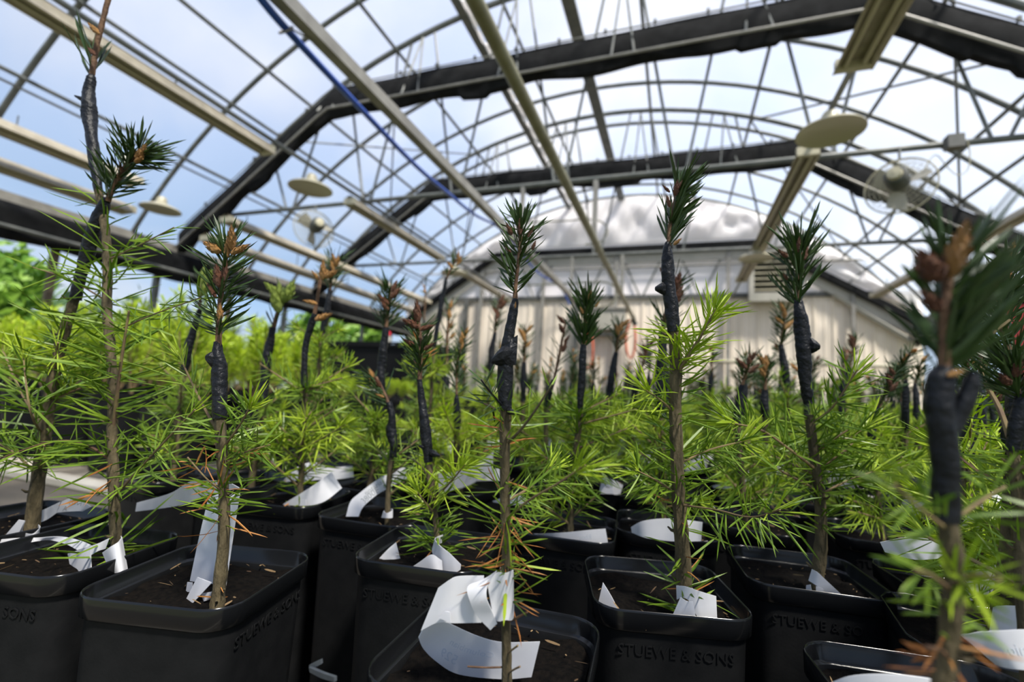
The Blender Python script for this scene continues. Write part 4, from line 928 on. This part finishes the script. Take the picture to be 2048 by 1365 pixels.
paper_tag('white tag curled in three folds in the purple-budded pot', .318, [
    [(792, 1085, 805, 1136, .006), (772, 1103, 794, 1145, .002), (741, 1137, 752, 1141, -.002)],
    [(808, 1146, 810, 1148, -.012), (840, 1124, 850, 1150, -.014), (863, 1110, 872, 1151, -.015), (884, 1122, 886, 1152, -.012)],
    [(886, 1070, 884, 1086, .006), (870, 1078, 864, 1100, -.004), (880, 1092, 886, 1152, -.010), (900, 1108, 906, 1149, -.011), (922, 1130, 921, 1140, -.010)]], [(0, 'Col', .004, .45, .5, 'ink', True)])
paper_tag('white notched tag with a triangular end at the thick stem', .317, [
    [(1206, 1166, 1195, 1214, -.004), (1222, 1192, 1215, 1218, -.006), (1237, 1221, 1235, 1222, -.008)],
    [(1353, 1172, 1354, 1200, -.007), (1368, 1173, 1366, 1196, -.010), (1382, 1177, 1380, 1205, -.011), (1399, 1183, 1398, 1237, -.010), (1432, 1193, 1434, 1239, -.004)], [(1361, 1195, 1344, 1234, -.014), (1374, 1203, 1368, 1236, -.014), (1386, 1204, 1392, 1238, -.013)], [(1385, 1177, 1385, 1200, .008), (1360, 1172, 1360, 1195, .006), (1353, 1172, 1354, 1200, -.006)]])
paper_tag('small white tag leaning at the wide-needled sapling', .397, [
    [(1624, 1139, 1617, 1162, -.006), (1636, 1146, 1630, 1170, -.010), (1650, 1159, 1642, 1179, -.010), (1684, 1191, 1656, 1191, -.008)], [(1613, 1171, 1611, 1189, -.010), (1621, 1170, 1625, 1189, -.012)], [(1632, 1173, 1632, 1190, -.013), (1646, 1178, 1648, 1191, -.012)]])
paper_tag('low white tag wedge in the pot before the control box sapling', .424, [[(1054, 1069, 1064, 1073, .006), (1088, 1068, 1100, 1079, -.004), (1137, 1065, 1137, 1086, -.008), (1175, 1061, 1176, 1087, -.008), (1211, 1058, 1216, 1088, -.006)]], [(0, 'Ribou', .005, .72, .55, 'ink', True)])
paper_tag('curved printed tag arching behind the short knobbly sapling', .391, [
    [(811, 933, 814, 957, .03), (775, 948, 780, 975, .022), (746, 966, 756, 989, .012), (719, 987, 736, 1005, .004), (701, 1004, 724, 1018, -.004), (692, 1034, 717, 1034, -.012)],
    [(767, 1023, 763, 1036, -.004), (774, 1027, 773, 1037, -.009), (785, 1021, 785, 1036, -.005), (782, 1018, 782, 1026, .004), (770, 1021, 770, 1030, .004), (767, 1023, 764, 1033, -.003)]],
    [(0, 'notarian  H', .0062, .34, .34, 'ink_dark', True), (0, '3800E  oio', .0085, .40, .72, 'ink_dark', True)])
paper_tag('white tag fanned upward right of the bare orange tip sapling', .384, [[(566, 1009, 569, 1011, -.004), (612, 981, 616, 1012, -.006), (640, 962, 650, 1003, .0), (663, 944, 684, 977, .012)], [(600, 1000, 600, 1012, -.010), (612, 1000, 612, 1012, -.010)]])
paper_tag('rounded white tag in the pot behind the thick stem', .43, [[(1262, 1055, 1264, 1066, .0), (1285, 1043, 1290, 1076, -.006), (1325, 1038, 1330, 1082, -.006), (1365, 1040, 1366, 1084, -.006), (1405, 1045, 1402, 1083, .0)]])
paper_tag('big white tag at the right picture edge, low', .25, [[(1922, 1271, 1992, 1330, -.006), (1955, 1265, 2010, 1336, -.010), (2000, 1262, 2040, 1340, -.012), (2060, 1260, 2075, 1342, -.010), (2120, 1266, 2120, 1345, .0)]], [(0, 'Oniou', .006, .6, .5, 'ink', True)])
paper_tag('white tag arc cut off by the bottom picture edge', .215, [[(1652, 1370, 1650, 1400, .0), (1700, 1353, 1700, 1410, -.004), (1770, 1349, 1770, 1410, -.006), (1850, 1356, 1850, 1410, -.004), (1890, 1366, 1890, 1410, .0)]])
paper_tag('white tag lying behind the near blurred stem', .33, [[(1760, 1085, 1770, 1105, .0), (1820, 1075, 1830, 1120, -.006), (1880, 1082, 1885, 1118, -.006), (1915, 1078, 1925, 1128, .0)]])
paper_tag('bright tag showing between needles right of the near stem', .42, [[(1915, 1055, 1918, 1060, .0), (1945, 1025, 1975, 1058, -.004), (1975, 1000, 2010, 1030, .006), (1985, 985, 2030, 1008, .014)]])

paper_tag('sunlit white tags folded together behind the bare orange tip sapling', .47, [[(562, 968, 558, 972), (590, 938, 595, 966, -.004), (625, 925, 640, 960, .004), (660, 935, 668, 960, .01), (705, 932, 708, 955, .02)]])
paper_tag('small notched white tag right of the control box sapling', .62, [[(1205, 957, 1198, 987), (1212, 955, 1212, 975, -.006), (1222, 960, 1222, 978, -.008), (1230, 962, 1226, 989, -.008), (1246, 971, 1240, 990)], [(1208, 975, 1200, 988, -.01), (1226, 978, 1228, 989, -.01)]])
paper_tag('thin white tag wedge just right of the front centre stem', .5, [[(985, 1003, 988, 1005), (1012, 994, 1014, 1010, -.004), (1035, 990, 1036, 1010, -.004), (1062, 1002, 1063, 1008)]])
paper_tag('flat white tag between thick stem and wide-needled sapling', .7, [[(1424, 973, 1428, 977), (1450, 966, 1452, 978, -.004), (1480, 958, 1482, 976, -.004), (1512, 954, 1516, 971, .006)]])
paper_tag('square white tag just right of the thick stem', .9, [[(1368, 926, 1370, 942), (1390, 920, 1391, 943, -.004), (1412, 918, 1414, 942)]])
paper_tag('white tag glimpsed behind the purple-budded sapling', .8, [[(862, 905, 866, 920), (880, 888, 888, 916, -.004), (897, 880, 906, 902)]])
paper_tag('long white tag wedge left of the front centre stem', .56, [[(922, 958, 926, 961), (948, 952, 950, 963, -.004), (975, 945, 977, 962, -.004), (999, 935, 1001, 962, .004)]])
# ---------------------------------------------------------------- field saplings: prototypes copied over the bench
def variant(seed):
    rg = random.Random(seed); H = rg.uniform(.15, .235); parts = []
    zt = rg.uniform(.06, .11); lean = Vector((rg.uniform(-.1, .1), rg.uniform(-.1, .1), 1)); P = [Vector((0, 0, -.02)) + lean * z + Vector((rg.uniform(-.004, .004), rg.uniform(-.004, .004), 0)) for z in (0, zt * .5, zt + .02)]
    m, SP = stem_mb(P, [.005, .0045, .004], rg, n=6, step=.01, spurs=2); parts.append(('stem', m, 'bark', None))
    e = P[-1]; tl = rg.uniform(.035, .07); T = [e, e + lean * tl * .5 + Vector((rg.uniform(-.004, .004), 0, 0)), e + lean * tl]
    m = MB(); m.tube([T[0], T[0].lerp(T[1], .5), T[1], T[1].lerp(T[2], .6), T[2]], [.0042, .0052, .0046, .0042, .002], 8, rng=rg, jit=.12); parts.append(('graft_tape', m, 'tape', None))
    c = T[-1]; sl = max(.03, H - (c.z)); S = [c, c + Vector((rg.uniform(-.006, .006), rg.uniform(-.006, .006), sl * .5)), c + Vector((rg.uniform(-.014, .014), rg.uniform(-.01, .01), sl))]
    m, CP = stem_mb(S, [.0016, .0014, .0011], rg, n=5, step=.01); parts.append(('scion', m, 'bark_red', None))
    m = MB(); needles_along(m, CP, rg.choice((30, 70, 100, 120)), rg.uniform(.014, .024), (25, 65), rg, wid=.0015); parts.append(('scion_needles', m, 'needle_dark', 'stuff'))
    m = MB()
    for k in range(rg.randint(2, 5)):
        b = bud_mesh(seed * 7 + k, .4); t = rg.uniform(.6, 1); p, ax = path_at(CP, t if k else 1); d = (ax + rnd_unit(rg) * .7).normalized(); q = d.to_track_quat('Z', 'Y'); L = rg.uniform(.007, .013); k0 = len(m.v)
        m.v += [tuple(p + q @ (Vector(v) * L)) for v in b.v]; m.f += [tuple(i + k0 for i in f) for f in b.f]
    parts.append(('buds', m, rg.choice(('bud_orange', 'bud_orange', 'bud_red')), None))
    g1 = MB(); g2 = MB(); tw = MB()
    needles_along(g1, SP, 50, .024, (45, 100), rg, wid=.0013, t0=.3, droop=.15, rad=.004)
    for k in range(rg.randint(11, 15)):
        p, ax = path_at(SP, rg.uniform(.2, 1)); a = rg.uniform(0, 6.28); d = Vector((math.cos(a), math.sin(a), rg.uniform(.1, .9))).normalized(); L = rg.uniform(.025, .06); B = [p, p + d * L * .5, p + d * L + Vector((0, 0, .006))]
        tw.tube(B, [.001, .0008, .0005], 4); needles_along(g1, B, int(26 * L / .03), .021, (40, 80), rg, wid=.0012); needles_along(g2, B, 20, .015, (10, 60), rg, wid=.0014, t0=.75)
    parts += [('twigs', tw, 'twig', None), ('needles', g1, 'needle_green' if seed % 2 else 'needle_bright', 'stuff'), ('young_needles', g2, rg.choice(('needle_bright', 'needle_bright', 'needle_lime')), 'stuff')]
    out = []
    for nm, m, mt, kd in parts:
        me = m.mesh(nm, 40); me.materials.append(MATS[mt]); out.append((nm, me, kd))
    return out
VAR = [variant(500 + i) for i in range(12)]
def tag_proto(seed):
    rg = random.Random(seed); m = MB(); a0 = rg.uniform(0, 6.28); rows = []; kind = seed % 3
    for i in range(13):
        u = i / 12
        if kind == 0: a = a0 + u * 2.6; r = .020 + .004 * u; x, y, z = r * math.cos(a), r * math.sin(a), -.010 + .004 * u; h_ = .022; tip = 0
        elif kind == 1: x, y, z = (u - .3) * .065 * math.cos(a0), (u - .3) * .065 * math.sin(a0), -.012 + .03 * u * u; h_ = .022; tip = .006
        else: a = a0 + u * 4.6; r = .011 + .014 * u; x, y, z = r * math.cos(a), r * math.sin(a), -.008 + .01 * math.sin(u * 3); h_ = .020; tip = -.004
        rows.append([Vector((x + tip * k, y, z + h_ * k)) for k in (0, .33, .66, 1)])
    m.grid(rows, thick=.0004); me = m.mesh('plant_tag', 30); me.materials.append(MATS['tag']); return me
TAGP = [tag_proto(s) for s in range(9)]
rg = random.Random(77); spots = []
for j in range(26):
    y = .145 + j * .1
    for i in range(60):
        x = -.455 + i * .103 + (j % 2) * .03 + rg.uniform(-.006, .006); yy = y + rg.uniform(-.006, .006)
        if x > .62 * yy + .16 or x > 2.3 or yy > 2.56: continue
        if any((x - a) ** 2 + (yy - b) ** 2 < .088 ** 2 for a, b in HERO): continue
        spots.append((x, yy, j, i))
spots = [s for s in spots if s[1] > .30 or s[0] < -.25 or s[0] > .2]
spots.sort(key=lambda s: s[1]); spots = spots[:255]
FG = 'small grafted conifers in the rows behind'
ORD = ['first', 'second', 'third', 'fourth', 'fifth', 'sixth', 'seventh', 'eighth', 'ninth', 'tenth', 'eleventh', 'twelfth', 'thirteenth', 'fourteenth', 'fifteenth', 'sixteenth', 'seventeenth', 'eighteenth', 'nineteenth', 'twentieth'] + ['twenty-' + q for q in ('first', 'second', 'third', 'fourth', 'fifth', 'sixth', 'seventh', 'eighth', 'ninth')] + ['thirtieth']
for i, (x, y, rj, ri) in enumerate(spots):
    t = thing('potted_sapling', 'small grafted conifer in the %s row back, %s pot from the aisle' % (ORD[rj], ORD[ri]), 'potted sapling', (x, y, RIM), rg.uniform(-.15, .15), FG)
    add_pot(t)
    sc = rg.uniform(.85, 1.12)
    rz = rg.uniform(0, 6.28)
    for nm, me, kd in VAR[rg.randrange(12)]:
        o = link(nm, me, None, t, kd); o.rotation_euler = (0, 0, rz); o.scale = (sc, sc, sc)
    if y < 1.6 and i % 7 != 4:
        o = link('plant_tag', TAGP[rg.randrange(9)], None); o.location = (x, y - .016, RIM + .006); o.rotation_euler = (0, 0, rg.uniform(0, 6.28)); tag(o, 'white tag in the %s row back, %s pot from the aisle' % (ORD[rj], ORD[ri]), 'tag', 'white tags deep in the rows')

# far rows beyond: uncountable foliage
def far_rows():
    src = []
    for k in range(3):
        rg2 = random.Random(900 + k); m = MB(); d = MB()
        for s in range(7):
            a = rg2.uniform(0, 6.28); B = [Vector((0, 0, 0)), Vector((math.cos(a) * .03, math.sin(a) * .03, .06)), Vector((math.cos(a) * .05, math.sin(a) * .05, rg2.uniform(.1, .16)))]
            needles_along(m, B, 14, .03, (30, 80), rg2, wid=.004)
        src.append(m)
    out = MB(); rg2 = random.Random(5); out2 = MB()
    for j in range(20):
        for i in range(42):
            x = -3.2 + i * .15 + rg2.uniform(-.03, .03); y = 3.4 + j * .155
            m = src[rg2.randrange(3)]; k0 = len(out.v); s = rg2.uniform(.9, 1.5); ca, sa = math.cos(rg2.uniform(0, 6)), math.sin(rg2.uniform(0, 6))
            if j < 11 and not (-3.1 < x < -1.8 and y < 4.05):
                out.v += [(x + (v[0] * ca - v[1] * sa) * s, y + (v[0] * sa + v[1] * ca) * s, .82 + v[2] * s) for v in m.v]; out.f += [tuple(q + k0 for q in f) for f in m.f]
                out2.box((x - .05, y - .05, .62), (x + .05, y + .05, .82))
    return out, out2
a, b = far_rows()
o = a.build('far_foliage', 'needle_bright', None, 40, 'stuff'); o['label'] = 'distant green seedling foliage before the back wall'; o['category'] = 'foliage'
o = b.build('far_pots', 'black_plastic', None, 20, 'stuff'); o['label'] = 'distant black pots on the far bench'; o['category'] = 'pots'
# ---------------------------------------------------------------- lime seedlings on the left bench
def lime_variant(seed):
    rg = random.Random(seed); a_ = MB(); b_ = MB(); tw = MB()
    for s in range(11):
        a = rg.uniform(0, 6.28); L = rg.uniform(.12, .27); r = rg.uniform(.02, .09); B = [Vector((0, 0, -.01)), Vector((math.cos(a) * r * .6, math.sin(a) * r * .6, L * .5)), Vector((math.cos(a) * r, math.sin(a) * r, L))]
        tw.tube(B, [.002, .0015, .001], 4); needles_along(a_, B, 46, .030, (35, 80), rg, wid=.0032, t0=.2); needles_along(b_, B, 34, .024, (10, 70), rg, wid=.0036, t0=.6)
    return [('twigs', tw, 'twig', None), ('needles', a_, 'needle_bright', 'stuff'), ('young_needles', b_, 'needle_lime', 'stuff')]
LV = []
for s in range(4):
    o_ = []
    for nm, m, mt, kd in lime_variant(700 + s): me = m.mesh(nm, 40); me.materials.append(MATS[mt]); o_.append((nm, me, kd))
    LV.append(o_)
lp = MB(); lp.grid([[Vector((r * math.cos(a), r * math.sin(a), z)) for a in np.linspace(0, 2 * math.pi, 17)] for r, z in ((.062, -.2), (.082, -.012), (.086, -.012), (.088, 0), (.084, 0), (.078, -.03), (0.0, -.03))][::-1]); LPOT = lp.mesh('pot', 40); LPOT.materials.append(MATS['black_plastic'])
for j in range(11):
    for i in range(8):
        x = -1.17 - i * .195 + rg.uniform(-.01, .01); y = .86 + j * .2 + rg.uniform(-.01, .01)
        if x < -2.62: continue
        t = thing('potted_seedling', ('bushy' if x / y < -.88 else 'low') + ' lime-green seedling on the left bench, %s row back, %s from the aisle' % (ORD[j], ORD[i]), 'potted seedling', (x, y, .747 + .2), rg.uniform(0, 6.28), 'lime-green seedlings on the left bench')
        link('pot', LPOT, None, t); sc = rg.uniform(.8, 1.05) * (1 if x / y < -.88 else .42)
        for nm, me, kd in LV[rg.randrange(4)]:
            o = link(nm, me, None, t, kd); o.scale = (sc, sc, sc)
# black bin on the far bench, red cap on it
t = thing('black_bin', 'long black plastic bin on the far bench at left', 'bin', (-2.45, 3.66, .625))
m = MB(); m.grid([[Vector((sx_ * a, sy_ * b, z)) for sx_, sy_ in ((-1, -1), (1, -1), (1, 1), (-1, 1), (-1, -1))] for a, b, z in ((.44, .20, .0), (.50, .24, .72), (.52, .26, .72), (.52, .26, .74), (.48, .22, .74), (.44, .20, .1))][::-1]); m.build('body', 'black_plastic', t, 20)
m = MB(); m.grid([[Vector((sx_ * a, sy_ * b, z)) for sx_, sy_ in ((-1, -1), (1, -1), (1, 1), (-1, 1), (-1, -1))] for a, b, z in ((.515, .255, .743), (.515, .255, .762), (.46, .2, .767), (.02, .02, .769))][::-1]); m.build('lid', 'black_plastic', t, 20)
t = thing('spray_bottle', 'small bottle with a red cap on the black bin', 'bottle', (-2.43, 3.55, 1.393))
m = MB(); m.lathe([(0, 0), (.03, 0), (.032, .01), (.03, .05), (.012, .06), (.012, .07)], n=14); m.build('body', 'grey_box', t)
m = MB(); m.lathe([(0, .105), (.018, .10), (.020, .068), (0, .066)], n=14); m.build('cap', 'red_paint', t)

# ---------------------------------------------------------------- outside: trees, shrubs
def crown(rg, n, R, H, leaf=.16):
    m = MB(); blobs = [(Vector((rg.uniform(-.6, .6) * R, rg.uniform(-.6, .6) * R, H * rg.uniform(.45, 1))), R * rg.uniform(.35, .6)) for _ in range(12)]
    for _ in range(n):
        c, r = rg.choice(blobs); d = rnd_unit(rg); p = c + d * r * rg.uniform(.6, 1.05); nrm = (d + rnd_unit(rg) * .9).normalized(); u = nrm.orthogonal().normalized(); v = nrm.cross(u); s = leaf * rg.uniform(.6, 1.2)
        k = len(m.v); m.v += [tuple(p + u * s), tuple(p + v * s * .6 + nrm * s * .12), tuple(p - u * s), tuple(p - v * s * .6 + nrm * s * .12)]; m.f.append((k, k + 1, k + 2, k + 3))
    return m
def tree(label, x, y, R, H, seed, mt='leaf', n=2600):
    rg = random.Random(seed); t = thing('broadleaf_tree', label, 'tree', (x, y, -.06), 0, 'trees outside the left wall')
    m = MB(); m.tube([(0, 0, 0), (.05, 0, H * .4), (0, .05, H * .8)], [R * .09, R * .06, R * .02], 8); m.build('trunk', 'trunk', t)
    crown(rg, n, R, H).build('crown', mt, t, 0)
tree('leafy green tree outside at the far left picture edge', -11.5, 4.2, 1.6, 2.6, 1)
tree('lower green tree outside, right of the edge tree', -11.4, 7.4, 1.1, 1.75, 2)
tree('dark green tree farther out beyond the left posts', -17, 12, 1.8, 2.6, 3, 'leaf_dark')
tree('dark bushy tree beyond the black bin', -13, 14.5, 1.9, 2.7, 4, 'leaf_dark')
tree('pale green tree just outside near the gable corner', -8.6, 10.6, 1.3, 2.5, 5)
for i, (x, y, H) in enumerate(((-14, 8.5, 2.4), (-13.5, 9.7, 2.0), (-13, 10.8, 2.6), (-12.5, 12.2, 2.3), (-15, 7.4, 2.1), (-11.2, 12.4, 2.2))):
    t = thing('thin_conifer', 'thin grey-green young conifer outside, %s of six from the left' % ORD[(1, 2, 3, 4, 0, 5)[i]], 'tree', (x, y, -.06), 0, 'thin conifers outside the left wall')
    m = MB(); m.tube([(0, 0, 0), (0, 0, H)], [.05, .01], 6); m.build('trunk', 'trunk', t); m = MB(); r2 = random.Random(i)
    B = [Vector((0, 0, H * .2)), Vector((0, 0, H))]; needles_along(m, B, 260, .34, (40, 85), r2, wid=.02); m.build('crown', 'leaf_dark', t, 0, 'stuff')
# hedge line far away
t = thing('hedge', 'dark green hedge far outside to the left', 'hedge', (-30, 14, -.06)); crown(random.Random(9), 2500, 9, 1.6, .4).build('foliage', 'leaf_dark', t, 0)

# pot-rim corner catching light, its gleam painted grey; no pot built under it
t = thing('rim_corner', 'lit corner of a pot rim, painted grey, low between the front pots', 'clip')
m = MB(); m.grid(ribbon([(620, 1330, 622, 1342), (632, 1324, 633, 1334), (643, 1319, 644, 1328)], .165), thick=.0012); m.build('short_arm', 'lit_rim', t, 30)
m = MB(); m.grid(ribbon([(620, 1334, 622, 1344, -.001), (645, 1345, 645, 1356, -.003), (671, 1354, 671, 1364, -.006)], .165), thick=.0012); m.build('long_arm', 'lit_rim', t, 30)
